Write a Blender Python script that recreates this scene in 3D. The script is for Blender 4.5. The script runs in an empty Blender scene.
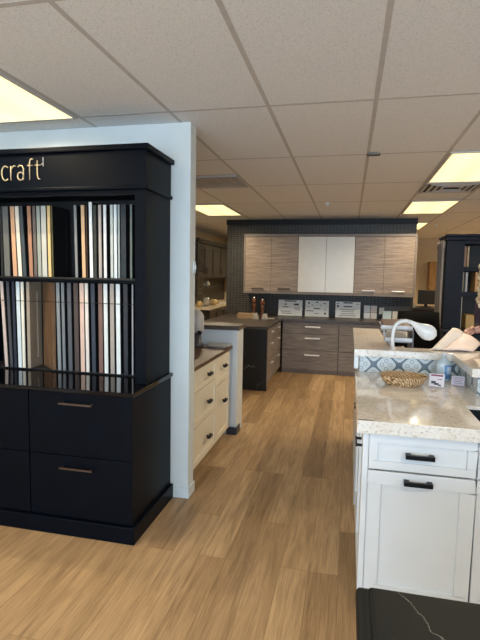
import bpy, math, random
from mathutils import Vector, Matrix
random.seed(7)
S = bpy.context.scene
C = S.collection
PI = math.pi
CZ = 2.533          # ceiling height
EYE = 1.55          # camera height

# ------------------------------------------------------------------ materials
MATS = {}
def new_mat(name):
    m = bpy.data.materials.new(name); m.use_nodes = True
    nt = m.node_tree; b = nt.nodes['Principled BSDF']
    return m, nt, b
def ramp(nt, stops, interp='LINEAR'):
    r = nt.nodes.new('ShaderNodeValToRGB'); cr = r.color_ramp; cr.interpolation = interp
    while len(cr.elements) < len(stops): cr.elements.new(0.5)
    for e, (p, c) in zip(cr.elements, stops):
        e.position = p; e.color = (*c, 1)
    return r
def coords(nt, scale=(1, 1, 1), rot=(0, 0, 0), loc=(0, 0, 0)):
    tc = nt.nodes.new('ShaderNodeTexCoord'); mp = nt.nodes.new('ShaderNodeMapping')
    mp.inputs['Scale'].default_value = scale; mp.inputs['Rotation'].default_value = rot
    mp.inputs['Location'].default_value = loc
    nt.links.new(tc.outputs['Object'], mp.inputs['Vector'])
    return mp
def noise(nt, vec, scale, detail=4, rough=.55, dist=0):
    n = nt.nodes.new('ShaderNodeTexNoise')
    n.inputs['Scale'].default_value = scale; n.inputs['Detail'].default_value = detail
    n.inputs['Roughness'].default_value = rough; n.inputs['Distortion'].default_value = dist
    nt.links.new(vec.outputs[0], n.inputs['Vector'])
    return n
def mix(nt, fac, a, b, mode='MIX'):
    m = nt.nodes.new('ShaderNodeMix'); m.data_type = 'RGBA'; m.blend_type = mode
    for sock, v in ((m.inputs[0], fac), (m.inputs[6], a), (m.inputs[7], b)):
        if isinstance(v, (int, float)): sock.default_value = v
        elif isinstance(v, tuple): sock.default_value = (*v, 1)
        else: nt.links.new(v, sock)
    return m.outputs[2]
def bump(nt, b, height, strength=.2, dist=.002):
    n = nt.nodes.new('ShaderNodeBump'); n.inputs['Strength'].default_value = strength
    n.inputs['Distance'].default_value = dist
    nt.links.new(height, n.inputs['Height']); nt.links.new(n.outputs[0], b.inputs['Normal'])
def math_node(nt, op, a, b=None):
    n = nt.nodes.new('ShaderNodeMath'); n.operation = op
    for i, v in enumerate((a, b)):
        if v is None: continue
        if isinstance(v, (int, float)): n.inputs[i].default_value = v
        else: nt.links.new(v, n.inputs[i])
    return n.outputs[0]

def paint(name, col, rough=.5, metal=0, var=.06, spec=.5, coat=0):
    """plain painted / moulded surface with a faint procedural mottling"""
    if name in MATS: return MATS[name]
    m, nt, b = new_mat(name)
    mp = coords(nt); n = noise(nt, mp, 9, 3)
    d = tuple(c*(1-var) for c in col); u = tuple(min(1, c*(1+var)) for c in col)
    r = ramp(nt, [(.3, d), (.7, u)]); nt.links.new(n.outputs[0], r.inputs[0])
    nt.links.new(r.outputs[0], b.inputs['Base Color'])
    b.inputs['Roughness'].default_value = rough; b.inputs['Metallic'].default_value = metal
    b.inputs['Specular IOR Level'].default_value = spec
    b.inputs['Coat Weight'].default_value = coat
    MATS[name] = m; return m

def wood(name, dark, light, stretch, rough=.5, scale=1.0):
    """grain lines; stretch = mapping scale, small along the grain"""
    if name in MATS: return MATS[name]
    m, nt, b = new_mat(name)
    mp = coords(nt, stretch)
    n1 = noise(nt, mp, 3*scale, 8, .65, .4); n2 = noise(nt, mp, 14*scale, 4, .6)
    r1 = ramp(nt, [(.32, dark), (.5, tuple((a+c)/2 for a, c in zip(dark, light))), (.68, light)])
    nt.links.new(n1.outputs[0], r1.inputs[0])
    r2 = ramp(nt, [(.35, (.72, .72, .72)), (.62, (1, 1, 1))]); nt.links.new(n2.outputs[0], r2.inputs[0])
    c = mix(nt, .8, r1.outputs[0], r2.outputs[0], 'MULTIPLY')
    nt.links.new(c, b.inputs['Base Color']); b.inputs['Roughness'].default_value = rough
    bump(nt, b, n2.outputs[0], .15, .001)
    MATS[name] = m; return m

def floor_mat():
    m, nt, b = new_mat('oak_plank')
    mp = coords(nt, (1, 1, 1), (0, 0, PI/2))           # rows of planks run away from the camera
    br = nt.nodes.new('ShaderNodeTexBrick'); nt.links.new(mp.outputs[0], br.inputs['Vector'])
    br.offset = .37; br.offset_frequency = 3
    br.inputs['Scale'].default_value = 1; br.inputs['Brick Width'].default_value = 1.22
    br.inputs['Row Height'].default_value = .152; br.inputs['Mortar Size'].default_value = .0016
    br.inputs['Mortar Smooth'].default_value = .2
    br.inputs['Color1'].default_value = (0, 0, 0, 1); br.inputs['Color2'].default_value = (1, 1, 1, 1)
    br.inputs['Mortar'].default_value = (.5, .5, .5, 1); br.inputs['Bias'].default_value = 0
    tone = ramp(nt, [(0, (.34, .22, .115)), (.5, (.46, .305, .165)), (1, (.56, .385, .215))])
    nt.links.new(br.outputs['Color'], tone.inputs[0])
    # every plank gets its own slice of the grain pattern
    comb = nt.nodes.new('ShaderNodeVectorMath'); comb.operation = 'MULTIPLY_ADD'
    comb.inputs[1].default_value = (9, 9, 9)
    nt.links.new(br.outputs['Color'], comb.inputs[0])
    mp2 = coords(nt, (8.5, .6, 1)); nt.links.new(mp2.outputs[0], comb.inputs[2])
    g = noise(nt, comb, 2.4, 9, .68, 1.0)
    gr = ramp(nt, [(.28, (.58, .54, .49)), (.46, (.88, .86, .83)), (.6, (1.08, 1.07, 1.05))])
    nt.links.new(g.outputs[0], gr.inputs[0])
    mp3 = coords(nt, (48, 1.3, 1)); f = noise(nt, mp3, 3, 5, .6)
    fr = ramp(nt, [(.36, (.7, .68, .65)), (.54, (1, 1, 1))]); nt.links.new(f.outputs[0], fr.inputs[0])
    c = mix(nt, 1, tone.outputs[0], gr.outputs[0], 'MULTIPLY')
    c = mix(nt, .8, c, fr.outputs[0], 'MULTIPLY')
    c = mix(nt, math_node(nt, 'MULTIPLY', br.outputs['Fac'], .6), c, (.16, .1, .05))
    nt.links.new(c, b.inputs['Base Color'])
    b.inputs['Roughness'].default_value = .42; b.inputs['Specular IOR Level'].default_value = .35
    inv = math_node(nt, 'SUBTRACT', 1, br.outputs['Fac'])
    bump(nt, b, inv, .3, .001)
    MATS['floor'] = m; return m

def tile_grid(name, c1, c2, grout, w, h, rough=.35, size=.003, rot=(PI/2, 0, 0)):
    m, nt, b = new_mat(name)
    tc = nt.nodes.new('ShaderNodeTexCoord'); sp = nt.nodes.new('ShaderNodeSeparateXYZ')
    nt.links.new(tc.outputs['Object'], sp.inputs[0])
    xy = math_node(nt, 'ADD', sp.outputs[0], sp.outputs[1])
    cb = nt.nodes.new('ShaderNodeCombineXYZ'); nt.links.new(xy, cb.inputs[0]); nt.links.new(sp.outputs[2], cb.inputs[1])
    br = nt.nodes.new('ShaderNodeTexBrick'); nt.links.new(cb.outputs[0], br.inputs['Vector'])
    br.offset = 0
    br.inputs['Scale'].default_value = 1; br.inputs['Brick Width'].default_value = w
    br.inputs['Row Height'].default_value = h; br.inputs['Mortar Size'].default_value = size
    br.inputs['Color1'].default_value = (*c1, 1); br.inputs['Color2'].default_value = (*c2, 1)
    br.inputs['Mortar'].default_value = (*grout, 1)
    nt.links.new(br.outputs['Color'], b.inputs['Base Color']); b.inputs['Roughness'].default_value = rough
    MATS[name] = m; return m

def veined(name, base, vein, rough=.2, scale=1.4, width=.012):
    m, nt, b = new_mat(name)
    mp = coords(nt); d = noise(nt, mp, 2.2, 5, .6)
    sc = nt.nodes.new('ShaderNodeVectorMath'); sc.operation = 'MULTIPLY_ADD'
    sc.inputs[1].default_value = (.5, .5, .5)
    nt.links.new(d.outputs['Color'], sc.inputs[0]); nt.links.new(mp.outputs[0], sc.inputs[2])
    v = nt.nodes.new('ShaderNodeTexVoronoi'); v.feature = 'DISTANCE_TO_EDGE'
    v.inputs['Scale'].default_value = scale; nt.links.new(sc.outputs[0], v.inputs['Vector'])
    r = ramp(nt, [(0, vein), (width, base), (1, base)]); nt.links.new(v.outputs['Distance'], r.inputs[0])
    n = noise(nt, mp, 1.3, 2); k = ramp(nt, [(.44, (0, 0, 0)), (.56, (1, 1, 1))]); nt.links.new(n.outputs[0], k.inputs[0])
    c = mix(nt, k.outputs[0], base, r.outputs[0])
    nt.links.new(c, b.inputs['Base Color']); b.inputs['Roughness'].default_value = rough; b.inputs['Specular IOR Level'].default_value = .25
    MATS[name] = m; return m

def quartz():
    m, nt, b = new_mat('speckled_quartz')
    mp = coords(nt)
    n = noise(nt, mp, 75, 5, .7); r = ramp(nt, [(.32, (.42, .38, .33)), (.4, (.64, .6, .55)), (.48, (.8, .78, .74)), (1, (.84, .82, .79))])
    nt.links.new(n.outputs[0], r.inputs[0])
    n2 = noise(nt, mp, 5, 6, .7, 1); r2 = ramp(nt, [(.35, (.86, .79, .69)), (.6, (1, .97, .93))]); nt.links.new(n2.outputs[0], r2.inputs[0])
    c = mix(nt, .7, r.outputs[0], r2.outputs[0], 'MULTIPLY')
    nt.links.new(c, b.inputs['Base Color']); b.inputs['Roughness'].default_value = .07
    b.inputs['Specular IOR Level'].default_value = .6
    MATS['quartz'] = m; return m

def ornament():
    m, nt, b = new_mat('ornamental_tile')
    tc = nt.nodes.new('ShaderNodeTexCoord'); sp = nt.nodes.new('ShaderNodeSeparateXYZ')
    nt.links.new(tc.outputs['Object'], sp.inputs[0])
    s = math_node(nt, 'ADD', sp.outputs[0], sp.outputs[1])
    u = math_node(nt, 'COSINE', math_node(nt, 'MULTIPLY', s, 2*PI/.16))
    zz = math_node(nt, 'SUBTRACT', sp.outputs[2], .985)
    v = math_node(nt, 'COSINE', math_node(nt, 'MULTIPLY', zz, 2*PI/.16))
    f = math_node(nt, 'ADD', u, v)
    af = math_node(nt, 'ABSOLUTE', f)
    band = math_node(nt, 'LESS_THAN', af, .3)
    u2 = math_node(nt, 'COSINE', math_node(nt, 'MULTIPLY', s, 6*PI/.16))
    v2 = math_node(nt, 'COSINE', math_node(nt, 'MULTIPLY', zz, 6*PI/.16))
    g = math_node(nt, 'ABSOLUTE', math_node(nt, 'ADD', math_node(nt, 'MULTIPLY', u2, v2), .35))
    curl = math_node(nt, 'MULTIPLY', math_node(nt, 'LESS_THAN', g, .13), math_node(nt, 'GREATER_THAN', af, .55))
    k = math_node(nt, 'MAXIMUM', band, curl)
    c = mix(nt, k, (.6, .66, .68), (.11, .16, .2))
    nt.links.new(c, b.inputs['Base Color']); b.inputs['Roughness'].default_value = .3
    MATS['ornament'] = m; return m

def wicker():
    m, nt, b = new_mat('wicker')
    mp = coords(nt, (1, 1, 1))
    w = nt.nodes.new('ShaderNodeTexWave'); w.bands_direction = 'DIAGONAL'
    w.inputs['Scale'].default_value = 38; w.inputs['Distortion'].default_value = 9
    nt.links.new(mp.outputs[0], w.inputs['Vector'])
    r = ramp(nt, [(.2, (.2, .1, .04)), (.5, (.6, .4, .2)), (1, (.74, .55, .33))]); nt.links.new(w.outputs[0], r.inputs[0])
    nt.links.new(r.outputs[0], b.inputs['Base Color']); b.inputs['Roughness'].default_value = .6
    bump(nt, b, w.outputs[0], .6, .004)
    MATS['wicker'] = m; return m

def ceiling_mat():
    m, nt, b = new_mat('acoustic_tile')
    mp = coords(nt); n = noise(nt, mp, 140, 3, .7)
    r = ramp(nt, [(.36, (.62, .63, .64)), (.47, (.79, .8, .81)), (1, (.83, .84, .85))]); nt.links.new(n.outputs[0], r.inputs[0])
    nt.links.new(r.outputs[0], b.inputs['Base Color']); b.inputs['Roughness'].default_value = .9
    bump(nt, b, n.outputs[0], .25, .002)
    MATS['ceiling'] = m; return m

def glow(name, col, strength, bands=False):
    m, nt, b = new_mat(name)
    b.inputs['Base Color'].default_value = (.8, .8, .8, 1)
    b.inputs['Emission Strength'].default_value = strength
    if bands:
        mp = coords(nt); sp = nt.nodes.new('ShaderNodeSeparateXYZ'); nt.links.new(mp.outputs[0], sp.inputs[0])
        c = math_node(nt, 'COSINE', math_node(nt, 'MULTIPLY', sp.outputs[0], 2*PI/.3))
        f = math_node(nt, 'MULTIPLY_ADD', c, -.5); 
        fn = f.node; fn.inputs[2].default_value = .5
        nt.links.new(mix(nt, f, tuple(x*.82 for x in col), col), b.inputs['Emission Color'])
    else: b.inputs['Emission Color'].default_value = (*col, 1)
    MATS[name] = m; return m

def glass(name, col=(1, 1, 1), rough=.02, ior=1.3):
    m, nt, b = new_mat(name)
    b.inputs['Base Color'].default_value = (*col, 1); b.inputs['Transmission Weight'].default_value = 1
    b.inputs['Roughness'].default_value = rough; b.inputs['IOR'].default_value = ior
    MATS[name] = m; return m

M_floor = floor_mat(); M_ceil = ceiling_mat(); M_quartz = quartz(); M_orn = ornament(); M_wick = wicker()
M_grid = paint('grid_metal', (.52, .5, .48), .8, spec=.1)
M_wall = paint('pale_wall_paint', (.66, .71, .705), .7, var=.02)
M_wallfar = paint('beige_wall_paint', (.66, .57, .42), .8, var=.03)
M_base = paint('white_skirting', (.66, .72, .74), .45, var=.02)
M_black = paint('black_lacquer', (.0012, .0028, .0062), .42, var=.2, spec=.09)
M_stone = paint('polished_black_stone', (.003, .003, .005), .06, var=.3, spec=.32)
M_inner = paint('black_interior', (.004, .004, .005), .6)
M_bronze = paint('bronze_metal', (.13, .1, .085), .35, .9)
M_gold = paint('gold_metal', (.4, .34, .22), .5, .4)
M_blackm = paint('black_metal', (.012, .012, .013), .35, .4)
M_silver = paint('brushed_silver', (.8, .81, .83), .35, .25)
M_cream = paint('cream_lacquer', (.82, .74, .58), .45, var=.02)
M_white = paint('white_lacquer', (.73, .775, .81), .35, var=.015)
M_bluewhite = paint('blue_white_panel', (.68, .72, .74), .5, var=.02)
M_bluebase = paint('dark_slate_paint', (.025, .03, .045), .4)
M_butcher = wood('brown_worktop', (.075, .036, .016), (.19, .105, .052), (14, 1.5, 14), .4)
M_dktop = wood('dark_laminate', (.038, .03, .026), (.085, .068, .058), (2, 14, 14), .38)
M_ledge = wood('dark_ledge', (.06, .042, .032), (.13, .098, .075), (2, 14, 14), .38)
M_taupe = wood('taupe_wood', (.19, .14, .108), (.42, .33, .26), (1.3, 1.3, 22), .45)
M_grey = wood('grey_wood', (.15, .125, .11), (.32, .275, .245), (1.3, 1.3, 20), .5)
M_gloss = paint('ivory_gloss', (.66, .64, .58), .25, var=.02)
M_frame = paint('taupe_frame', (.2, .17, .15), .5)
M_mosaic = tile_grid('dark_mosaic', (.014, .014, .014), (.03, .029, .027), (.075, .069, .06), .06, .036, .5, .004)
M_marble = veined('black_marble', (.017, .019, .022), (.3, .31, .32), .35, 1.5, .007)
M_marble2 = veined('black_marble_top', (.011, .0125, .012), (.16, .16, .15), .55, 3.4, .01)
def long_vein(m, px, py, slope):
    nt = m.node_tree; b = nt.nodes['Principled BSDF']; old = b.inputs['Base Color'].links[0].from_socket
    mp = coords(nt); n = noise(nt, mp, 14, 4, .6)
    sp = nt.nodes.new('ShaderNodeSeparateXYZ'); nt.links.new(mp.outputs[0], sp.inputs[0])
    yy = math_node(nt, 'SUBTRACT', sp.outputs[1], py)
    w_ = math_node(nt, 'MULTIPLY', math_node(nt, 'SUBTRACT', n.outputs[0], .5), .07)
    d = math_node(nt, 'ADD', math_node(nt, 'ADD', math_node(nt, 'SUBTRACT', sp.outputs[0], px), math_node(nt, 'MULTIPLY', yy, slope)), w_)
    k = math_node(nt, 'LESS_THAN', math_node(nt, 'ABSOLUTE', d), .0013)
    n3 = noise(nt, mp, 30, 2); k = math_node(nt, 'MULTIPLY', k, n3.outputs[0])
    nt.links.new(mix(nt, k, old, (.26, .26, .24)), b.inputs['Base Color'])
long_vein(M_marble2, .125-.65, .96-.65, .55)
M_plinth = paint('grey_toe_kick', (.2, .17, .155), .6)
M_darkcab = wood('dark_cabinet_wood', (.012, .0105, .009), (.03, .026, .022), (8, 8, 1.2), .45)
M_navy = paint('navy_paint', (.006, .009, .018), .5, spec=.15)
M_far_wood = wood('honey_wood', (.3, .16, .055), (.5, .29, .11), (8, 8, 1), .5)
M_sky = None

# ------------------------------------------------------------------ mesh helpers
WP = {}
class MB:
    def __init__(s): s.v = []; s.f = []
    def add(s, vs, fs):
        o = len(s.v); s.v += [tuple(v) for v in vs]; s.f += [tuple(i+o for i in f) for f in fs]; return s
    def box(s, x0, x1, y0, y1, z0, z1):
        vs = [(x, y, z) for z in (z0, z1) for y in (y0, y1) for x in (x0, x1)]
        return s.add(vs, [(0, 2, 3, 1), (4, 5, 7, 6), (0, 1, 5, 4), (2, 6, 7, 3), (0, 4, 6, 2), (1, 3, 7, 5)])
    def obox(s, c, size, mat):
        a, b, d = (k/2 for k in size)
        vs = [Vector(c) + mat @ Vector((x, y, z)) for z in (-d, d) for y in (-b, b) for x in (-a, a)]
        return s.add(vs, [(0, 2, 3, 1), (4, 5, 7, 6), (0, 1, 5, 4), (2, 6, 7, 3), (0, 4, 6, 2), (1, 3, 7, 5)])
    def prism(s, poly, d):
        """closed polygon (3-D points, planar) extruded by vector d"""
        n = len(poly); d = Vector(d); vs = [Vector(p) for p in poly] + [Vector(p)+d for p in poly]
        fs = [tuple(range(n))[::-1], tuple(range(n, 2*n))] + [(i, (i+1) % n, (i+1) % n+n, i+n) for i in range(n)]
        return s.add(vs, fs)
    def tube(s, pts, r, n=10, cap=True, flat=1.0):
        pts = [Vector(p) for p in pts]; rs = r if isinstance(r, (list, tuple)) else [r]*len(pts)
        vs = []; up = None
        for i, p in enumerate(pts):
            t = (pts[min(i+1, len(pts)-1)] - pts[max(i-1, 0)]).normalized()
            if up is None: up = Vector((0, 1, 0)) if abs(t.y) < .9 else Vector((1, 0, 0))
            a = t.cross(up).normalized(); b = a.cross(t).normalized(); up = b
            for k in range(n):
                an = 2*PI*k/n; vs.append(p + rs[i]*(a*math.cos(an) + b*math.sin(an)*flat))
        fs = [(i*n+k, i*n+(k+1) % n, (i+1)*n+(k+1) % n, (i+1)*n+k) for i in range(len(pts)-1) for k in range(n)]
        if cap: fs += [tuple(range(n))[::-1], tuple((len(pts)-1)*n+k for k in range(n))]
        return s.add(vs, fs)
    def lathe(s, c, prof, n=20, sx=1, sy=1):
        vs = [(c[0]+r*sx*math.cos(2*PI*k/n), c[1]+r*sy*math.sin(2*PI*k/n), c[2]+z) for r, z in prof for k in range(n)]
        fs = [(i*n+k, i*n+(k+1) % n, (i+1)*n+(k+1) % n, (i+1)*n+k) for i in range(len(prof)-1) for k in range(n)]
        fs += [tuple(range(n))[::-1], tuple((len(prof)-1)*n+k for k in range(n))]
        return s.add(vs, fs)
    def ball(s, c, r, n=14, m=9):
        prof = []
        vs = []
        for i in range(m+1):
            th = PI*i/m
            for k in range(n):
                vs.append((c[0]+r[0]*math.sin(th)*math.cos(2*PI*k/n), c[1]+r[1]*math.sin(th)*math.sin(2*PI*k/n), c[2]-r[2]*math.cos(th)))
        fs = [(i*n+k, i*n+(k+1) % n, (i+1)*n+(k+1) % n, (i+1)*n+k) for i in range(m) for k in range(n)]
        return s.add(vs, fs)
    def build(s, name, mat, parent=None, bevel=0, smooth=False, org=None):
        base = WP[parent.name] if parent else Vector(org or (0, 0, 0))
        me = bpy.data.meshes.new(name)
        me.from_pydata([tuple(Vector(v)-base) for v in s.v], [], s.f); me.validate(); me.update()
        import bmesh
        bm = bmesh.new(); bm.from_mesh(me); bmesh.ops.remove_doubles(bm, verts=bm.verts, dist=1e-6)
        bmesh.ops.recalc_face_normals(bm, faces=bm.faces); bm.to_mesh(me); bm.free()
        if smooth:
            for p in me.polygons: p.use_smooth = True
        me.materials.append(mat)
        o = bpy.data.objects.new(name, me); C.objects.link(o)
        if parent: o.parent = parent
        else: o.location = base
        WP[o.name] = base
        if bevel:
            b = o.modifiers.new('bevel', 'BEVEL'); b.width = bevel; b.segments = 2; b.limit_method = 'ANGLE'
            b.angle_limit = .7
        return o
def box(*a): return MB().box(*a)
def thing(name, label, cat, loc, group=None):
    o = bpy.data.objects.new(name, None); C.objects.link(o); o.location = loc
    o.empty_display_size = .1
    o['label'] = label; o['category'] = cat
    if group: o['group'] = group
    WP[o.name] = Vector(loc); return o
def tag(o, label, cat, group=None, kind=None):
    if label: o['label'] = label
    if cat: o['category'] = cat
    if group: o['group'] = group
    if kind: o['kind'] = kind
    return o
def struct(o): o['kind'] = 'structure'; return o

# camera frame, also used to read positions of flat rows of goods at a known depth
YAW, PIT, ROL, FPX = .2218, -.0910, .0181, 480.46
fw = Vector((-math.sin(YAW)*math.cos(PIT), math.cos(YAW)*math.cos(PIT), math.sin(PIT)))
rt = Vector((math.cos(YAW), math.sin(YAW), 0)); up_ = rt.cross(fw)
rt2 = rt*math.cos(ROL)+up_*math.sin(ROL); up2 = -rt*math.sin(ROL)+up_*math.cos(ROL)
def at(px, py, y):
    d = fw + rt2*(px-240)/FPX - up2*(py-320)/FPX; d = d*(y/d.y)
    return Vector((d.x, y, d.z+EYE))

# ------------------------------------------------------------------ room shell
XL, XR, YN, YF = -3.3, 4.6, -4.0, 12.6
struct(box(XL-.1, XR+.1, YN-.1, YF+.1, -.1, 0).build('floor', M_floor))
struct(box(XL-.1, XR+.1, YN-.1, YF+.1, CZ+.012, CZ+.1).build('ceiling', M_ceil))
g = MB()
for i in range(-3, 10):
    x = .108 + .61*i
    if XL < x < XR: g.box(x-.012, x+.012, YN, YF, CZ+.0105, CZ+.0125)
struct(g.build('trim_1', M_grid))
g = MB()
for j in range(-5, 10):
    y = 1.654 + 1.22*j
    if YN < y < YF: g.box(XL, XR, y-.012, y+.012, CZ+.0112, CZ+.0127)
for x0, y in ((-1.722, 4.704), (.718, 5.924)): g.box(x0, x0+.61, y-.012, y+.012, CZ+.0112, CZ+.0127)
struct(g.build('trim_2', M_grid))
struct(box(XL-.1, XL, YN, YF, 0, CZ+.05).build('wall_left', M_wallfar))
struct(box(XR, XR+.1, YN, YF, 0, CZ+.05).build('wall_right', M_wallfar))
struct(box(XL-.1, XR+.1, YF, YF+.1, 0, CZ+.05).build('wall_back', M_wallfar))
w = MB()   # shop front behind the camera with two large windows
for a in ((XL-.1, XR+.1, YN-.1, YN, 0, .25), (XL-.1, XR+.1, YN-.1, YN, 2.35, CZ+.05), (XL-.1, -2.9, YN-.1, YN, .25, 2.35),
          (.45, .75, YN-.1, YN, .25, 2.35), (4.2, XR+.1, YN-.1, YN, .25, 2.35)): w.box(*a)
struct(w.build('wall_front', M_wall))
for k, (a, b_) in enumerate(((-2.9, .45), (.75, 4.2))):
    f = MB().box(a, b_, YN-.07, YN-.02, .25, .31).box(a, b_, YN-.07, YN-.02, 2.29, 2.35)
    f.box(a, a+.05, YN-.07, YN-.02, .31, 2.29).box(b_-.05, b_, YN-.07, YN-.02, .31, 2.29)
    mid = (a+b_)/2; f.box(mid-.03, mid+.03, YN-.07, YN-.02, .31, 2.29)
    struct(f.build('window_%d' % (k+1), M_blackm))
# partition whose end stands beside the aisle
struct(box(XL, -1.045, 3.075, 3.195, 0, CZ+.012).build('wall_partition', M_wall, bevel=.004))
b = MB().box(-1.158, -1.045, 3.063, 3.075, 0, .075).box(-1.045, -1.035, 3.063, 3.2, 0, .075)
struct(b.build('baseboard_partition', M_base, bevel=.002))
# tiled wall at the end of the aisle
struct(box(-2.16, 1.045, 8.42, 8.56, 0, CZ+.012).build('wall_tiled', M_mosaic))
struct(box(-2.17, 1.055, 8.395, 8.42, 2.45, CZ+.011).build('trim_3', M_inner))

# ------------------------------------------------------------------ ceiling fixtures
TUBE = 40
M_diff = glow('warm_diffuser', (1, .84, .4), 1.45, True)
LIGHTS = [(-1.722-.61, 1.654, 'lit ceiling light panel above the black sample cabinet, nearest on the left'),
          (-1.722-.61, 6.534, 'lit ceiling light panel just right of the partition end, far left side'),
          (.718, 4.094, 'lit ceiling light panel at the right edge, nearest on the right'),
          (.718, 6.534, 'lit ceiling light panel beyond the right air vent, second on the right'),
          (.718, 8.974, 'lit ceiling light panel farthest away, partly hidden by the tiled wall'),
          (-1.722-.61, 10.194, 'unseen ceiling light panel added over the dark far left cabinets'),  # hidden by the tiled wall, added for more light
          (3.158, 4.094, 'unseen ceiling light panel added outside the right edge, level with the second'),  # out-of-view panels on this side added to brighten the far area
          (3.158, 8.974, 'unseen ceiling light panel added outside the right edge, farthest away'),
          (3.158, 6.534, 'unseen ceiling light panel added outside the right edge, between two others'),
          (3.158, 11.114, 'unseen ceiling light panel added outside the right edge, at the far wall'),
          (.718, -.786, 'unseen ceiling light panel added behind the camera on the right'),  # panels behind the camera are added for illumination
          (-1.722-.61, -2.006, 'unseen ceiling light panel added behind the camera on the left')]
def ceiling_light():
    t = thing('ceiling_light', LIGHTS[0][2], 'ceiling light', (0, 0, CZ), 'ceiling light panels')
    f = MB(); z0, z1 = CZ-.002, CZ+.01
    f.box(.012, .598, .012, .03, z0, z1).box(.012, .598, 1.19, 1.208, z0, z1).box(.012, .03, .03, 1.19, z0, z1).box(.58, .598, .03, 1.19, z0, z1)
    f.build('frame', M_grid, t)
    box(.03, .58, .03, 1.19, CZ+.001, CZ+.009).build('diffuser', M_diff, t)
    return t
proto = ceiling_light()
for i, (x, y, l) in enumerate(LIGHTS):
    if i == 0: o = proto
    else:
        o = proto.copy(); C.objects.link(o)
        for ch in list(proto.children):
            c = ch.copy(); C.objects.link(c); c.parent = o
    o.location = (x, y, CZ); o['label'] = l
    for k in range(3):       # spots added just under each diffuser to give its light
        L = bpy.data.lights.new('tube_lamp', 'SPOT'); L.energy = TUBE; L.color = (1, .83, .59); L.spot_size = math.radians(172)
        L.spot_blend = 1; L.shadow_soft_size = 0
        lo = bpy.data.objects.new('tube_lamp', L); C.objects.link(lo); lo.location = (x+.305, y+.2+.41*k, CZ-.012)
def vent(x, y, label, slats):
    t = thing('ceiling_vent', label, 'air vent', (x, y, CZ), 'ceiling air vents')
    f = MB(); z0, z1 = CZ-.006, CZ+.01
    f.box(x+.015, x+.595, y+.015, y+.045, z0, z1).box(x+.015, x+.595, y+.565, y+.595, z0, z1)
    f.box(x+.015, x+.045, y+.045, y+.565, z0, z1).box(x+.565, x+.595, y+.045, y+.565, z0, z1)
    f.build('frame', M_grid if slats else M_diffuser_grey, t)
    box(x+.045, x+.565, y+.045, y+.565, CZ+.004, CZ+.01).build('backing', M_inner if slats else M_diffuser_grey, t)
    if slats:
        s = MB()
        for k in range(3):
            a = .075+.06*k
            s.box(x+a, x+.61-a, y+a, y+a+.03, z0-.004, z0+.004).box(x+a, x+.61-a, y+.58-a, y+.61-a, z0-.004, z0+.004)
            s.box(x+a, x+a+.03, y+a+.03, y+.58-a, z0-.004, z0+.004).box(x+.58-a, x+.61-a, y+a+.03, y+.58-a, z0-.004, z0+.004)
        s.build('louvre', M_grid, t)
    else:
        s = MB()
        for k in range(12): s.box(x+.055+.043*k, x+.06+.043*k, y+.045, y+.565, CZ-.003, CZ+.004)
        s.build('louvre', M_diffuser_grey, t)
M_diffuser_grey = paint('grey_grille', (.42, .42, .42), .7)
vent(.718, 5.314, 'square louvred ceiling vent between the two nearer right light panels', True)
vent(-1.722, 4.704, 'plain grey ceiling grille above the white half wall', False)
t = thing('ceiling_plate', 'tiny dark rectangular plate stuck on a ceiling grid bar', 'plate', (.15, 4.07, CZ-.001))
box(.098, .2, 4.035, 4.09, CZ-.006, CZ-.0005).build('plate', M_blackm, t)
m = MB()
for k in range(4): m.box(.108+.022*k, .12+.022*k, 4.03, 4.0345, CZ-.005, CZ-.001)
m.build('marking', M_grid, t)
for i, (x, y, l) in enumerate(((-.32, 6.6, 'small white ceiling sprinkler above the upper cabinets'), (1.5, 9.4, 'small white ceiling sprinkler right of the tiled wall'))):
    t = thing('sprinkler', l, 'sprinkler', (x, y, CZ), 'ceiling sprinklers')
    MB().lathe((x, y, CZ-.012), [(.02, 0), (.03, .008), (.03, .023)]).build('collar', M_base, t)
    MB().lathe((x, y, CZ-.04), [(.018, 0), (.018, .004), (.007, .006), (.007, .0275)], 12).build('nozzle', M_base, t)

# ------------------------------------------------------------------ handles and panelled fronts
def bar_handle(parent, c, length, axis, out, mat, r=.006, off=.03, label=None, square=False):
    """c = centre on the face, axis along the bar, out = outward direction"""
    c = Vector(c); ax = Vector(axis); ou = Vector(out)
    m = MB(); h = length/2
    if square:
        R = Matrix((ax, ou, ax.cross(ou))).transposed()
        m.obox(c+ou*off, (length, r*1.6, r*2.2), R)
        for s_ in (-1, 1): m.obox(c+ax*s_*(h-.012)+ou*off/2, (r*2.6, off, r*2.2), R)
    else:
        m.tube([c-ax*h+ou*off, c-ax*(h-.01)+ou*off, c+ax*(h-.01)+ou*off, c+ax*h+ou*off], r, 8)
        for s_ in (-1, 1): m.tube([c+ax*s_*(h-.015), c+ax*s_*(h-.015)+ou*off], r, 8)
    o = m.build('handle', mat, parent, smooth=not square)
    if label: o['label'] = label
    return o
def shaker(x0, x1, z0, z1, yf, th=.02, rail=.055, flip=None):
    """recessed-panel front facing -y at yf; flip='x' makes it face +x at yf (x0,x1 are then y values); '-x' faces -x"""
    m = MB(); parts = [(x0, x1, z1-rail, z1, 0), (x0, x1, z0, z0+rail, 0), (x0, x0+rail, z0+rail, z1-rail, 0),
                       (x1-rail, x1, z0+rail, z1-rail, 0), (x0+rail-.004, x1-rail+.004, z0+rail-.004, z1-rail+.004, .012)]
    for a, b_, c, d, dep in parts:
        if flip is None: m.box(a, b_, yf+dep, yf+th, c, d)
        elif flip == 'x': m.box(yf-th, yf-dep, a, b_, c, d)
        else: m.box(yf+dep, yf+th, a, b_, c, d)
    return m

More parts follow.
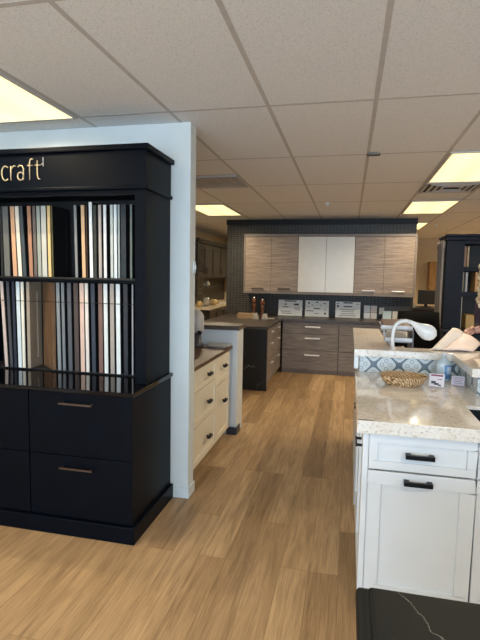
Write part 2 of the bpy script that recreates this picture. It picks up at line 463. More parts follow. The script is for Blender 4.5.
# ------------------------------------------------------------------ black sample display cabinet (left)
TX = -1.165; TL = -2.50; TF = 2.45; TBK = 3.06
t = thing('sample_display_cabinet', 'tall black display cabinet with gold lettering and rows of door samples', 'display cabinet', ((TX+TL)/2, 2.75, 0))
box(TL, TX-.004, TF+.022, TBK, .1, .86).build('body', M_black, t)
MB().box(TL-.015, TX+.018, TF-.02, TBK, 0, .1).build('plinth', M_black, t, bevel=.004)
box(TL-.01, TX+.012, TF-.012, TBK, .861, .885).build('worktop', M_stone, t, bevel=.003)
for (a, b_) in ((TL, -1.832), (-1.828, TX)):
    for (c, d, hz) in ((.484, .857, .8), (.105, .48, .415)):
        dr = box(a+.002, b_-.002, TF, TF+.02, c, d).build('drawer', M_black, t, bevel=.002)
        bar_handle(dr, ((a+b_)/2-.01, TF, hz), .21, (1, 0, 0), (0, -1, 0), M_bronze, .005, .03, 'slim bronze bar handle', True)
HF = 2.66; HX = -1.178; ZT = 2.05
box(HX-.068, HX, HF, HF+.022, .886, ZT).build('stile', M_black, t, bevel=.002)
box(TL, TL+.068, HF, HF+.022, .886, ZT).build('stile', M_black, t, bevel=.002)
box(HX-.02, HX-.001, HF+.022, TBK, .886, ZT).build('side_panel', M_black, t)
box(TL, TL+.02, HF+.022, TBK, .886, ZT).build('side_panel', M_black, t)
box(TL+.02, HX-.02, TBK-.012, TBK, .886, ZT).build('back_panel', M_inner, t)
box(TL+.02, HX-.02, 2.79, TBK-.012, 1.51, 1.522).build('shelf', M_inner, t, bevel=.001)
box(TL+.068, HX-.068, HF+.004, HF+.024, 2.015, ZT).build('top_rail', M_black, t)
MB().box(TL-.004, HX+.004, HF-.006, TBK, ZT, 2.285).build('frieze', M_black, t, bevel=.003)
MB().prism([(TL-.02, HF-.018, 2.045), (HX+.018, HF-.018, 2.045), (HX+.018, TBK, 2.045), (TL-.02, TBK, 2.045)], (0, 0, .022)).build('lower_moulding', M_black, t, bevel=.006)
MB().box(TL-.03, HX+.03, HF-.032, TBK, 2.268, 2.30).build('crown', M_black, t, bevel=.006)
# gold lettering: strokes in units of the letter grid, fixed to the frieze
LX, LZ, SX, SZ = -2.135, 2.114, .00698, .0060
def stroke(m, pts): m.tube([(LX+SX*x, HF-.012, LZ+SZ*z) for x, z in pts], .0042, 8)
def arc(cx, cz, rx, rz, a0, a1, n=14): return [(cx+rx*math.cos(math.radians(a0+(a1-a0)*k/n)), cz+rz*math.sin(math.radians(a0+(a1-a0)*k/n))) for k in range(n+1)]
letters = [('letter_c', [arc(4.4, 7.3, 3.8, 7.3, 50, 310)]),
           ('letter_r', [[(10, 0), (10, 14.5)], [(10, 9.5), (11.3, 13), (13.3, 14.6), (14.8, 14.2)]]),
           ('letter_a', [[(17, 13.2), (19, 14.8), (21.3, 14.4), (22.7, 12), (22.8, 0)], arc(19.7, 4, 3, 4, 20, 345)]),
           ('letter_f', [[(29, 0), (29, 16), (29.6, 19.5), (31.2, 21), (32.4, 20.5)], [(26.6, 14.4), (32, 14.4)]]),
           ('letter_t', [[(36.6, 19), (36.6, 4), (37.4, 1), (39.4, .2)], [(34.4, 14.4), (39.6, 14.4)]])]
for nm, sts in letters:
    m = MB()
    for s_ in sts: stroke(m, s_)
    m.build(nm, M_gold, t, smooth=True)
m = MB()
m.tube([(LX+SX*42.3, HF-.011, LZ+SZ*13), (LX+SX*42.3, HF-.011, LZ+SZ*22)], .0016, 6)
m.tube([(LX+SX*40.6, HF-.011, LZ+SZ*15), (LX+SX*41.6, HF-.011, LZ+SZ*16)], .0016, 6)
m.build('small_mark', M_silver, t)

# ------------------------------------------------------------------ door samples: (left px, right px at mid height, lean px, colour, label)
def srgb(r, g, b_): return tuple(((c/255+.055)/1.055)**2.4 if c > 10 else c/3294 for c in (r, g, b_))
UP = [(.5, 3, 0, (38, 40, 40), 'very dark grey door sample, first in view at the left of the upper shelf'),
      (3.4, 10, 1, (104, 104, 100), 'mid grey door sample left of a tan one, upper shelf left bunch'),
      (11.6, 16.2, 2, (203, 160, 126), 'tan door sample leaning beside a cream one, upper shelf left bunch'),
      (16.6, 20.8, 2.5, (224, 216, 198), 'cream door sample between tan and slate ones, upper shelf left bunch'),
      (21.2, 25, 3, (62, 72, 78), 'slate blue grey door sample before the black gap, upper shelf left bunch'),
      (28.2, 32.4, 1.5, (166, 122, 98), 'brown door sample standing right of a black gap, upper shelf left bunch'),
      (33.2, 36.8, 1, (100, 90, 86), 'dark taupe door sample next to the brown one, upper shelf left bunch'),
      (37.2, 41.3, .8, (150, 156, 148), 'sage grey door sample next to a pale grey one, upper shelf left bunch'),
      (41.6, 47.3, .6, (186, 186, 178), 'wide pale grey door sample, upper shelf left bunch'),
      (47.7, 51.2, .6, (214, 184, 128), 'yellow tan door sample at the right of the upper left bunch'),
      (51.6, 53.2, .6, (84, 80, 50), 'thin olive door sample ending the upper left bunch'),
      (74.6, 77.6, 1, (128, 130, 130), 'grey door sample alone right of the empty black gap, upper shelf'),
      (81.6, 85.6, 1, (206, 170, 132), 'tan door sample left of the tallest white one, upper shelf right bunch'),
      (86.2, 87.4, .5, (70, 48, 34), 'thin dark brown door sample behind a tan one, upper shelf right bunch'),
      (89.4, 93, .8, (226, 230, 228), 'tallest bright white door sample, upper shelf right bunch'),
      (93.6, 97, .3, (52, 54, 48), 'dark olive grey door sample right of the tallest white, upper shelf'),
      (98.6, 102, .4, (178, 168, 160), 'greige door sample in the middle of the upper right bunch'),
      (103.6, 107, .4, (222, 222, 222), 'white door sample right of the greige one, upper shelf right bunch'),
      (110.4, 113.5, .3, (188, 196, 190), 'pale sage door sample left of a wide white, upper shelf right bunch'),
      (113.9, 117.4, .3, (216, 224, 224), 'cool white door sample between pale sage and grey, upper shelf right'),
      (117.8, 120.2, .3, (150, 160, 160), 'blue grey door sample right of the cool white, upper shelf right'),
      (121, 127, .2, (22, 34, 40), 'wide near black teal door sample, upper shelf right bunch'),
      (130, 132.6, 0, (96, 108, 104), 'dim green grey door sample against the cabinet side, upper shelf')]
LO = [(2.6, 6, 3.5, (206, 188, 178), 'leaning pinkish cream door sample at the left of the lower row'),
      (8.2, 11.4, 2.5, (70, 72, 78), 'dark grey leaning door sample, lower row left bunch'),
      (13, 16, 1, (38, 46, 62), 'navy door sample left of two pale ones, lower row left bunch'),
      (17.2, 21.3, 1, (206, 218, 222), 'icy white door sample, lower row left bunch'),
      (21.6, 25.0, .4, (224, 220, 206), 'warm white door sample touching the turned greige one, lower row'),
      (57, 60.8, .8, (128, 134, 138), 'mid grey door sample beside the oak brown one, lower row'),
      (62, 65.4, .8, (112, 118, 124), 'second grey door sample right of the oak brown one, lower row'),
      (67.8, 72.4, .6, (80, 84, 92), 'slate door sample left of a dark brown one, lower row'),
      (74.2, 79.3, .6, (74, 62, 60), 'dark brown door sample left of the peach one, lower row'),
      (80.2, 85, .6, (214, 184, 168), 'peach coloured door sample, lower row'),
      (85.4, 89.2, .8, (222, 214, 206), 'cream door sample right of the peach one, lower row'),
      (91.4, 96, .8, (46, 56, 70), 'steel navy door sample in a dark gap, lower row middle'),
      (98.6, 103.4, .4, (120, 92, 84), 'reddish brown door sample, lower row right bunch'),
      (104, 108.4, .6, (222, 226, 224), 'white door sample right of the reddish brown one, lower row'),
      (110.2, 115, .4, (166, 158, 148), 'greige door sample between two whites, lower row right bunch'),
      (116.2, 121, .5, (220, 226, 226), 'bright white door sample farthest right among pale ones, lower row'),
      (123.6, 128.6, .3, (30, 34, 44), 'near black door sample near the right stile, lower row'),
      (131.8, 133.6, 0, (150, 154, 158), 'thin pale grey door sample against the right stile, lower row')]
def sample(i, xa, xb, lean, col, label, y, z0, z1, grp, depth):
    a = at(xa, 240 if z0 > 1.4 else 325, y).x; b_ = at(xb, 240 if z0 > 1.4 else 325, y).x
    w_ = max((b_-a)*.84-.001, .004); k = lean*.0036
    nm = 'swatch_%03d_%s' % (i, 'u' if z0 > 1.4 else 'l')
    mt = paint(nm, srgb(*col), .45, var=.05)
    # a leaning board: bottom shifted right of top by 2k, with a bevelled frame on its broad faces
    m = MB()
    t_ = thing('door_sample', label, 'door sample', ((a+b_)/2, y+depth/2, z0), grp)
    def sl(x0, x1, y0, y1, za, zb):
        f = lambda z: k*(1-2*(z-z0)/(z1-z0))
        vs = [(x+f(z), yy, z) for z in (za, zb) for yy in (y0, y1) for x in (x0, x1)]
        m.add(vs, [(0, 2, 3, 1), (4, 5, 7, 6), (0, 1, 5, 4), (2, 6, 7, 3), (0, 4, 6, 2), (1, 3, 7, 5)])
    sl(a, a+w_, y, y+.006, z0, z1); m.build('edge_band', mt, t_)
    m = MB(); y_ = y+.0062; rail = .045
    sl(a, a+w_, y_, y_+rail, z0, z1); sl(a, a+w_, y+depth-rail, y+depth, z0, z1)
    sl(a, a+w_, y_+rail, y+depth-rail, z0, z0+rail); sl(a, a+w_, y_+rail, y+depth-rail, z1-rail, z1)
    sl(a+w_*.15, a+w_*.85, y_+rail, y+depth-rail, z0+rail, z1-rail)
    m.build('board', M_inner, t_)  # faces coloured near black to give the shaded gaps between samples
for i, (a, b_, ln, col, l) in enumerate(UP):
    z1 = 2.004 if 'tallest' in l and 'bright' in l else 1.985
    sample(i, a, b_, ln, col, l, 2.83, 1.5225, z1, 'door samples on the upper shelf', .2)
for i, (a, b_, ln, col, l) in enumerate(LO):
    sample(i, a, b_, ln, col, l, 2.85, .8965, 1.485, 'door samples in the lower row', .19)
for nm_ in ('sample_shade_strip',): box(TL+.02, HX-.021, 2.87, TBK-.012, .8852, .896).build(nm_, M_inner, bpy.data.objects['sample_display_cabinet'])  # black strip added as the shadow line under the lower samples
# two lower samples stand turned so their faces show
def turned(px0, px1, y0, y1, col, label, panel):
    p0 = at(px0, 325, y0); p1 = at(px1, 325, y1)
    d = Vector((p1.x-p0.x, y1-y0, 0)); L = d.length; d.normalize(); n = Vector((d.y, -d.x, 0))
    R = Matrix((d, -n, Vector((0, 0, 1)))).transposed()
    mt = paint('turned_%d' % px0, srgb(*col), .45, var=.04) if panel else wood('turned_oak', (.11, .055, .025), (.25, .14, .07), (9, 9, .8), .5)
    t_ = thing('door_sample', label, 'door sample', (p0.x, y0, .8965), 'door samples in the lower row')
    m = MB(); th = .022; zc = (.8965+1.485)/2; hh = 1.485-.8965; r_ = .05
    def pc(u0, u1, z0, z1, dep):
        u = (u0+u1)/2; c_ = Vector((p0.x, y0, (z0+z1)/2)) + d*u - n*(th/2+dep/2)
        m.obox(c_, (u1-u0, th-dep, z1-z0), R)
    pc(0, r_, .8965, 1.485, 0); pc(L-r_, L, .8965, 1.485, 0)
    pc(r_, L-r_, .8965, .8965+r_*1.3, 0); pc(r_, L-r_, 1.485-r_*1.3, 1.485, 0)
    m.build('frame', mt, t_)
    m2 = m; m = MB(); pc(r_-.003, L-r_+.003, .8965+r_*1.3-.003, 1.485-r_*1.3+.003, .008 if panel else .001)
    m.build('panel', mt, t_)
turned(30, 42, 2.85, 3.0, (150, 138, 122), 'turned greige door sample showing its recessed panel face, lower row', True)
turned(55.5, 46.5, 2.86, 3.0, (120, 80, 50), 'turned oak brown door sample beside the black gap, lower row', False)
t = bpy.data.objects['sample_display_cabinet']
MB().tube([(TL+.022, 2.836, 1.357), (HX-.07, 2.836, 1.357)], .0022, 6).build('retaining_rail', M_inner, t)

# ------------------------------------------------------------------ cream drawer cabinet behind the partition
cx = -1.085
t = thing('cream_drawer_cabinet', 'cream cabinet of panelled drawers with dark knobs behind the partition end', 'cabinet', (-1.4, 3.8, 0))
box(-1.7, cx-.022, 3.215, 4.40, .095, .855).build('body', M_cream, t)
box(-1.7, cx-.09, 3.215, 4.38, 0, .094).build('toe_kick', M_bluebase, t)
box(cx-.022, cx-.001, 3.215, 3.255, .095, .855).build('filler', M_cream, t)
ym, ye = 3.93, 4.385
def knob(parent, x, y, z):
    m = MB().tube([(x, y, z), (x+.014, y, z)], .01, 10).tube([(x+.014, y-.038, z), (x+.03, y-.033, z), (x+.03, y+.033, z), (x+.014, y+.038, z)], .013, 8)
    m.build('knob', M_blackm, parent, smooth=True)
for (z0, z1) in ((.68, .85), (.41, .672), (.1, .402)):
    d = shaker(3.26, ym-.004, z0, z1, cx, flip='x', rail=.045).build('drawer', M_cream, t, bevel=.002)
    knob(d, cx, 3.66, (z0+z1)/2)
for (z0, z1) in ((.6, .85), (.1, .592)):
    d = shaker(ym+.004, ye, z0, z1, cx, flip='x', rail=.045).build('door', M_cream, t, bevel=.002)
    knob(d, cx, 4.15, (z0+z1)/2+(.02 if z0 > .5 else .08))
tag(box(-1.7, cx+.02, 3.2, 4.425, .856, .886).build('worktop', M_butcher, None, bevel=.003, org=(-1.4, 3.8, .856)), 'brown wood worktop on the cream drawer cabinet', 'worktop')

# white half wall closing the cream cabinet
t = thing('half_wall', 'pale blue white half wall with dark foot beyond the cream cabinet', 'half wall', (-1.3, 4.5, 0))
box(-1.75, -1.086, 4.49, 4.59, 0, 1.03).build('panel', M_bluewhite, t, bevel=.002)
box(-1.084, -1.032, 4.48, 4.60, .0, 1.03).build('end_post', M_bluewhite, t, bevel=.002)
MB().box(-1.125, -1.02, 4.46, 4.479, 0, .075).box(-1.0315, -1.02, 4.4795, 4.61, 0, .075).build('foot', M_bluebase, t, bevel=.005)
tag(box(-1.78, -1.012, 4.45, 4.76, 1.031, 1.073).build('ledge', M_ledge, None, bevel=.003, org=(-1.4, 4.5, 1.031)), 'dark wood ledge capping the pale half wall', 'ledge')
box(-1.78, -1.032, 4.6005, 4.74, 0, 1.03).build('back_panel', M_bluewhite, t)
# things on the brown worktop
t = thing('countertop_dispenser', 'pale upright countertop appliance with black knob beside the partition', 'appliance', (-1.35, 4.26, .887))
MB().lathe((-1.37, 4.27, .887), [(.055, 0), (.058, .02), (.04, .04), (.036, .13)], 18).build('base', paint('dark_grey_plastic', (.06, .06, .07), .3), t, smooth=True)
MB().lathe((-1.37, 4.27, 1.0175), [(.05, 0), (.062, .02), (.062, .15), (.05, .18), (.03, .2), (.02, .215)], 18).build('canister', paint('milky_plastic', (.5, .47, .44), .4), t, smooth=True)
MB().tube([(-1.33, 4.2, 1.03), (-1.31, 4.17, 1.03)], .017, 12).build('knob', M_blackm, t, smooth=True)
t = thing('brochure_pile', 'flat pile of pale brochures on the brown worktop by the half wall', 'brochures', (-1.18, 4.33, .887))
for k in range(3):
    R = Matrix.Rotation(.1*k-.1, 3, 'Z')
    MB().obox((-1.19+.01*k, 4.33, .8905+.0062*k), (.2, .14, .006), R).build('brochure', paint('brochure_%d' % k, ((.4, .38, .35), (.25, .25, .26), (.5, .47, .42))[k], .4), t)

# ------------------------------------------------------------------ peninsula and back run of grey wood base cabinets
WT0, WT1 = .842, .88
m = MB().prism([(-2.1, 6.32, WT0), (-1.035, 6.32, WT0), (-1.035, 7.665, WT0), (1.03, 7.665, WT0), (1.03, 8.419, WT0), (-2.1, 8.419, WT0)], (0, 0, WT1-WT0))
tag(m.build('worktop', M_dktop, None, bevel=.002, org=(-1, 7.5, WT0)), 'long L shaped dark worktop under the signs, meeting the peninsula', 'worktop')
tag(box(-2.1, -1.05, 6.335, 6.375, 0, WT0-.001).build('end_panel', M_marble, None, bevel=.002, org=(-1.5, 6.35, 0)), 'black veined marble panel closing the end of the peninsula', 'end panel')
t = thing('peninsula_cabinet', 'grey wood drawer cabinet seen edge on behind the black marble panel', 'cabinet', (-1.4, 7, 0))
box(-1.7, -1.072, 6.376, 7.70, .09, WT0-.001).build('body', M_grey, t)
box(-1.7, -1.12, 6.376, 7.70, 0, .089).build('toe_kick', M_plinth, t)
for (z0, z1) in ((.67, .83), (.4, .662), (.1, .392)):
    for (a, b_) in ((6.38, 6.98), (6.986, 7.66)):
        d = box(-1.071, -1.05, a, b_, z0, z1).build('drawer', M_grey, t, bevel=.002)
        bar_handle(d, (-1.05, (a+b_)/2, z1-.05), .16, (0, 1, 0), (1, 0, 0), M_silver, .006, .028)
BY = 7.70
units = [(-1.03, -.135, 'grey wood three drawer cabinet in the back run, left of the pair'),
         (-.131, .765, 'grey wood three drawer cabinet in the back run, partly behind the island')]
for (a, b_, l) in units:
    t = thing('base_cabinet', l, 'cabinet', ((a+b_)/2, 8, 0), 'grey wood base cabinets of the back run')
    box(a, b_, BY+.022, 8.418, .06, WT0-.001).build('body', M_grey, t)
    box(a, b_, BY+.03, 8.0, 0, .059).build('toe_kick', M_plinth, t)
    for (z0, z1) in ((.655, .832), (.385, .648), (.065, .378)):
        d = box(a+.004, b_-.004, BY, BY+.021, z0, z1).build('drawer', M_grey, t, bevel=.002)
        bar_handle(d, ((a+b_)/2+.04, BY, z1-.07),   .24, (1, 0, 0), (0, -1, 0), M_silver, .013, .028)
tag(box(.77, 1.03, BY, 8.418, 0, WT0-.001).build('filler_panel', M_grey, None, org=(.9, 8, 0)), 'grey wood panel ending the back run of cabinets', 'panel')
# wall cabinets
UY = 8.05; Z0, Z1 = 1.265, 2.26
uppers = [(-1.745, -.845, M_taupe, 'taupe wood two door wall cabinet at the left of the row'),
          (-.843, .068, M_gloss, 'ivory two door wall cabinet in the middle of the row'),
          (.07, .99, M_taupe, 'taupe wood two door wall cabinet at the right of the row')]
for i, (a, b_, mt, l) in enumerate(uppers):
    t = thing('wall_cabinet', l, 'wall cabinet', ((a+b_)/2, 8.2, Z0), 'wall cabinets over the signs')
    box(a+.001, b_-.001, UY+.022, 8.419, Z0+.04, Z1-.04).build('body', M_frame, t)
    f = MB().box(a, b_, UY-.012, 8.419, Z1-.04, Z1).box(a, b_, UY-.012, 8.419, Z0, Z0+.04)
    if i == 0: f.box(a-.02, a, UY-.012, 8.419, Z0, Z1)
    if i == 2: f.box(b_, b_+.03, UY-.012, 8.419, Z0, Z1)
    f.build('surround', M_frame, t, bevel=.002)
    mid = (a+b_)/2
    for k, (c, d) in enumerate(((a+.003, mid-.002), (mid+.002, b_-.003))):
        o = box(c, d, UY, UY+.021, Z0+.043, Z1-.043).build('door', mt, t, bevel=.002)
        if i != 1:
            bar_handle(o, ((c+d)/2+.0, UY, Z0+.085), .2, (1, 0, 0), (0, -1, 0), M_silver if i == 2 else M_bronze, .012, .028)
# signs leaning on the splashback
M_sign = paint('sign_card', (.78, .8, .8), .35, var=.03); M_ink = paint('sign_ink', (.05, .06, .08), .5)
def sign(x0, x1, label, marks, z1=1.155):
    y = 8.27; t = thing('sign', label, 'sign', ((x0+x1)/2, y, WT1), 'printed signs under the wall cabinets')
    R = Matrix.Rotation(math.radians(-9), 3, 'X'); h = z1-WT1; w_ = x1-x0
    cen = Vector(((x0+x1)/2, y+.03, WT1+.004+h/2*math.cos(math.radians(9))))
    MB().obox(cen, (w_, .005, h), R).build('board', M_sign, t, bevel=.001)
    for (u, v, du, dv) in marks:
        c = cen + R @ Vector(((u-.5)*w_, -.0035, (v-.5)*h))
        MB().obox(c, (du*w_, .0015, dv*h), R).build('print', M_ink, t)
sign(-1.19, -.775, 'printed sign leaning at the left of three, under the wall cabinets', [(.5, .93, .5, .07), (.3, .72, .08, .09), (.75, .72, .2, .12), (.3, .55, .25, .05), (.78, .5, .25, .04), (.3, .28, .4, .035), (.8, .4, .2, .03), (.35, .15, .4, .03)])
sign(-.725, -.325, 'printed sign with scattered small pictures, middle of the three', [(.15, .85, .07, .12), (.5, .9, .1, .06), (.82, .82, .12, .05), (.3, .7, .05, .05), (.66, .72, .05, .05), (.5, .5, .28, .06), (.2, .35, .3, .05), (.85, .45, .06, .06), (.85, .2, .08, .12), (.15, .6, .05, .05), (.5, .2, .2, .03)])
sign(-.215, .195, 'printed sign of centred text lines, right of the three', [(.5, .93, .38, .08), (.5, .7, .34, .07), (.1, .72, .08, .12), (.1, .88, .12, .04), (.9, .86, .12, .03), (.5, .5, .6, .03), (.5, .38, .5, .03), (.5, .25, .55, .03), (.5, .13, .7, .03)], 1.15)
# tile swatches right of the signs
sw = [((.255, .355, 'grey pearl'), (.985, 1.1), (.55, .58, .6)), ((.365, .465, 'rosy grey'), (.985, 1.1), (.6, .53, .5)),
      ((.255, .355, 'white'), (.882, .98), (.8, .82, .83)), ((.365, .465, 'cream'), (.882, .98), (.78, .74, .7)),
      ((.555, .695, 'icy blue'), (.882, 1.02), (.66, .8, .83)), ((.71, .83, 'linen'), (.882, 1.02), (.8, .76, .66)), ((.845, .975, 'sand'), (.882, 1.02), (.76, .7, .56))]
names = ['upper left of the block of four', 'upper right of the block of four', 'lower left of the block of four', 'lower right of the block of four', 'left of the three in a row', 'middle of the three in a row', 'right of the three in a row']
tag(box(.245, .475, 8.305, 8.32, .8805, 1.11).build('display_board', M_blackm, None, org=(.36, 8.31, .881)), 'black backing board behind the block of four tile swatches', 'board')
for i, ((a, b_, cn), (z0, z1), col) in enumerate(sw):
    y = 8.29 if i < 4 else 8.25
    o = box(a, b_, y, y+.013, z0, z1).build('tile_swatch', paint('tile_%d' % i, col, .25, var=.08), None, bevel=.003, org=((a+b_)/2, y, z0))
    tag(o, '%s square tile swatch, %s right of the signs' % (cn, names[i]), 'tile swatch', 'tile swatches on the back worktop')
t = thing('sample_box', 'long dark open box holding a pale chip behind three tile swatches', 'box', (.76, 8.36, WT1))
box(.54, .98, 8.33, 8.41, .881, 1.1).build('box_body', paint('dim_box', (.09, .09, .095), .5), t, bevel=.003)
box(.5, .58, 8.315, 8.329, .96, 1.07).build('chip', M_gloss, t)
# items on the left of the worktop
t = thing('wooden_box', 'long pale wooden box on the worktop beside the pepper mills', 'box', (-1.56, 7.5, WT1))
m = MB().box(-1.72, -1.42, 7.42, 7.436, .881, .965).box(-1.72, -1.42, 7.544, 7.56, .881, .965).box(-1.72, -1.704, 7.436, 7.544, .881, .965).box(-1.436, -1.42, 7.436, 7.544, .881, .965).box(-1.704, -1.436, 7.436, 7.544, .881, .89)
m.build('crate', wood('pale_pine', (.38, .24, .12), (.6, .42, .24), (1.5, 12, 12), .5), t, bevel=.002)
M_mill = paint('walnut_gloss', (.13, .045, .02), .2)
for i, (x, y, h, l) in enumerate(((-1.5, 7.68, .33, 'taller brown turned pepper mill beside the wooden box'), (-1.35, 7.62, .3, 'shorter brown turned pepper mill nearer the signs'))):
    t = thing('pepper_mill', l, 'pepper mill', (x, y, WT1), 'pepper mills')
    k = h/.33
    MB().lathe((x, y, .881), [(.034, 0), (.036, .03*k), (.027, .06*k), (.021, .11*k), (.026, .17*k), (.03, .21*k), (.022, .235*k)], 18).build('body', M_mill, t, smooth=True)
    MB().lathe((x, y, .881+.236*k), [(.024, 0), (.036, .02*k), (.037, .05*k), (.026, .075*k), (.01, .085*k)], 18).build('cap', M_mill, t, smooth=True)
    MB().ball((x, y, .881+.328*k), (.011, .011, .009)).build('finial', M_silver, t, smooth=True)
M_paperw = paint('creased_paper', (.55, .5, .42), .6)
for i, (x0, x1, y, l) in enumerate(((-1.46, -1.37, 7.35, 'folded cream card tent in front of the wooden box'), (-1.33, -1.23, 7.42, 'leaning white card wedge in front of the shorter pepper mill'))):
    m = MB().prism([(x0, y, .881), (x1, y+.03, .881), (x1-.03, y+.03, .985-.01*i), (x0+.02, y, .96)], (0.0, .05, 0))
    tag(m.build('card_tent', M_paperw, None, org=(x0, y, .881)), l, 'card', 'small cards by the pepper mills')
tag(box(-1.27, -1.14, 7.5, 7.64, .881, .892).build('sample_chip', paint('pale_chip', (.4, .38, .36), .4), None, bevel=.002, org=(-1.2, 7.55, .881)), 'flat pale sample chip lying left of the signs', 'sample chip')

# ------------------------------------------------------------------ white island (right)
IZ0, IZ1 = .872, .93
IY = 2.165; IYB = 3.235
M_isl = M_quartz
sx0, sx1, sy0, sy1 = .585, 1.02, 2.20, 2.52
m = MB()   # slab with a sink cut-out, built as one ring
def slab_ring(m, X, Y, z0, z1):
    (x0, x1, x2, x3), (y0, y1, y2, y3) = X, Y
    vs = []; idx = {}
    for zi, z in enumerate((z0, z1)):
        for j, y in enumerate(Y):
            for i, x in enumerate(X): idx[i, j, zi] = len(vs); vs.append((x, y, z))
    fs = []
    for i in range(3):
        for j in range(3):
            if (i, j) == (1, 1): continue
            fs.append((idx[i, j, 1], idx[i+1, j, 1], idx[i+1, j+1, 1], idx[i, j+1, 1])); fs.append((idx[i, j, 0], idx[i, j+1, 0], idx[i+1, j+1, 0], idx[i+1, j, 0]))
    for i in range(3): fs.append((idx[i, 0, 0], idx[i+1, 0, 0], idx[i+1, 0, 1], idx[i, 0, 1])); fs.append((idx[i, 3, 0], idx[i, 3, 1], idx[i+1, 3, 1], idx[i+1, 3, 0]))
    for j in range(3): fs.append((idx[0, j, 0], idx[0, j, 1], idx[0, j+1, 1], idx[0, j+1, 0])); fs.append((idx[3, j, 0], idx[3, j+1, 0], idx[3, j+1, 1], idx[3, j, 1]))
    for a, b_ in (((1, 1), (2, 1)), ((2, 1), (2, 2)), ((2, 2), (1, 2)), ((1, 2), (1, 1))): fs.append((idx[(*a, 0)], idx[(*b_, 0)], idx[(*b_, 1)], idx[(*a, 1)]))
    m.add(vs, fs)
slab_ring(m, (.057, sx0, sx1, 1.2), (2.128, sy0, sy1, 3.262), IZ0, IZ1)
tag(m.build('island_worktop', M_isl, None, bevel=.003, org=(.6, 2.7, IZ0)), 'speckled white quartz worktop with sink cut-out on the white island', 'worktop')
t = thing('kitchen_sink', 'dark undermount sink basin set in the white island worktop', 'sink', (.81, 2.36, IZ0-.2))
M_sink = paint('dark_sink', (.012, .014, .016), .5, spec=.2)
m = MB().box(sx0+.001, sx0+.006, sy0+.001, sy1-.001, .7, .915).box(sx1-.006, sx1-.001, sy0+.001, sy1-.001, .7, .915).box(sx0+.006, sx1-.006, sy0+.001, sy0+.006, .7, .915).box(sx0+.006, sx1-.006, sy1-.006, sy1-.001, .7, .915).box(sx0+.001, sx1-.001, sy0+.001, sy1-.001, .69, .7)
m.build('basin', M_sink, t)
MB().lathe((.81, 2.36, .7005), [(.04, 0), (.04, .003), (.02, .004)], 20).build('drain', M_silver, t)
# cabinets under it
xa, xm, xb = .086, .563, 1.15
for i, (a, b_, l) in enumerate(((xa+.028, xm, 'white panelled island cabinet with drawer over door, left unit'), (xm+.004, xb, 'white panelled island cabinet cut by the right edge, under the sink'))):
    t = thing('island_cabinet', l, 'cabinet', ((a+b_)/2, 2.7, 0), 'white island cabinets')
    m = MB().box(a-(.006 if i == 0 else 0), a+.018, IY+.022, IYB-.03, .09, .868).box(b_-.018, b_, IY+.022, IYB-.03, .09, .868).box(a+.018, b_-.018, IY+.022, IYB-.03, .09, .11).box(a+.018, b_-.018, IYB-.05, IYB-.03, .11, .868)
    m.box(a, b_, IY+.022, IY+.03, .11, .69) ; m.build('carcass', M_white, t)
    box(a, b_, IY+.09, IYB-.05, 0, .089).build('toe_kick', M_white, t)
    d = shaker(a, b_-.003, .702, .862, IY, rail=.038).build('drawer', M_white, t, bevel=.003)
    if i == 0: bar_handle(d, (.327, IY, .781), .12, (1, 0, 0), (0, -1, 0), M_blackm, .0085, .028, 'black bar handle', True)
    d = shaker(a, b_-.003, .098, .694, IY, rail=.06).build('door', M_white, t, bevel=.003)
    if i == 0: bar_handle(d, (.325, IY, .66), .12, (1, 0, 0), (0, -1, 0), M_blackm, .0085, .028, 'black bar handle', True)
    box(a, b_, IY+.004, IY+.021, .864, .869).build('top_rail', M_white, t)
    if i == 0:
        box(xa, xa+.026, IY+.002, IY+.021, .09, .868).build('corner_post', M_white, t, bevel=.003)
        for (c, d_, hy) in ((IY+.024, 2.68, 2.29), (2.686, 3.2, 2.95)):
            dd = shaker(c, d_, .098, .86, xa, rail=.06, flip='-x').build('side_door', M_white, t, bevel=.002)
            bar_handle(dd, (xa, hy, .78), .12, (0, 1, 0), (-1, 0, 0), M_blackm, .0045, .026, 'black bar handle', True)
# raised reception bar
BZ0, BZ1 = 1.038, 1.085
t = thing('reception_bar', 'raised stone topped bar faced with blue patterned tiles behind the island worktop', 'bar counter', (.6, 3.4, 0))
box(.085, 1.19, 3.275, 3.40, 0, BZ0-.001).build('half_wall', M_white, t)
box(.085, .25, 3.401, 4.58, 0, BZ0-.001).build('return_wall', M_white, t)
box(.80, .90, 2.80, 3.26, .931, BZ0-.001).build('arm_wall', M_white, t)
box(.085, .696, 3.263, 3.2745, .931, BZ0-.001).build('tile_panel', M_orn, t)
box(.698, .712, 2.78, 3.2745, .931, BZ0-.001).build('tile_panel', M_orn, t)
box(.713, .95, 2.765, 2.779, .931, BZ0-.001).build('tile_panel', M_orn, t)
box(.713, .799, 2.785, 3.262, .931, BZ0-.001).build('arm_core', M_white, t)
poly = [(.048, 3.232), (.652, 3.232), (.652, 2.72), (1.19, 2.72), (1.19, 3.42), (.285, 3.42), (.285, 4.62), (.048, 4.62)]
M_bartop = M_isl
MB().prism([(x, y, BZ0) for x, y in poly], (0, 0, BZ1-BZ0)).build('bar_top', M_bartop, t, bevel=.003)
box(.05, .078, 3.236, 3.31, .955, BZ0-.001).build('end_bracket', M_white, t, bevel=.002)

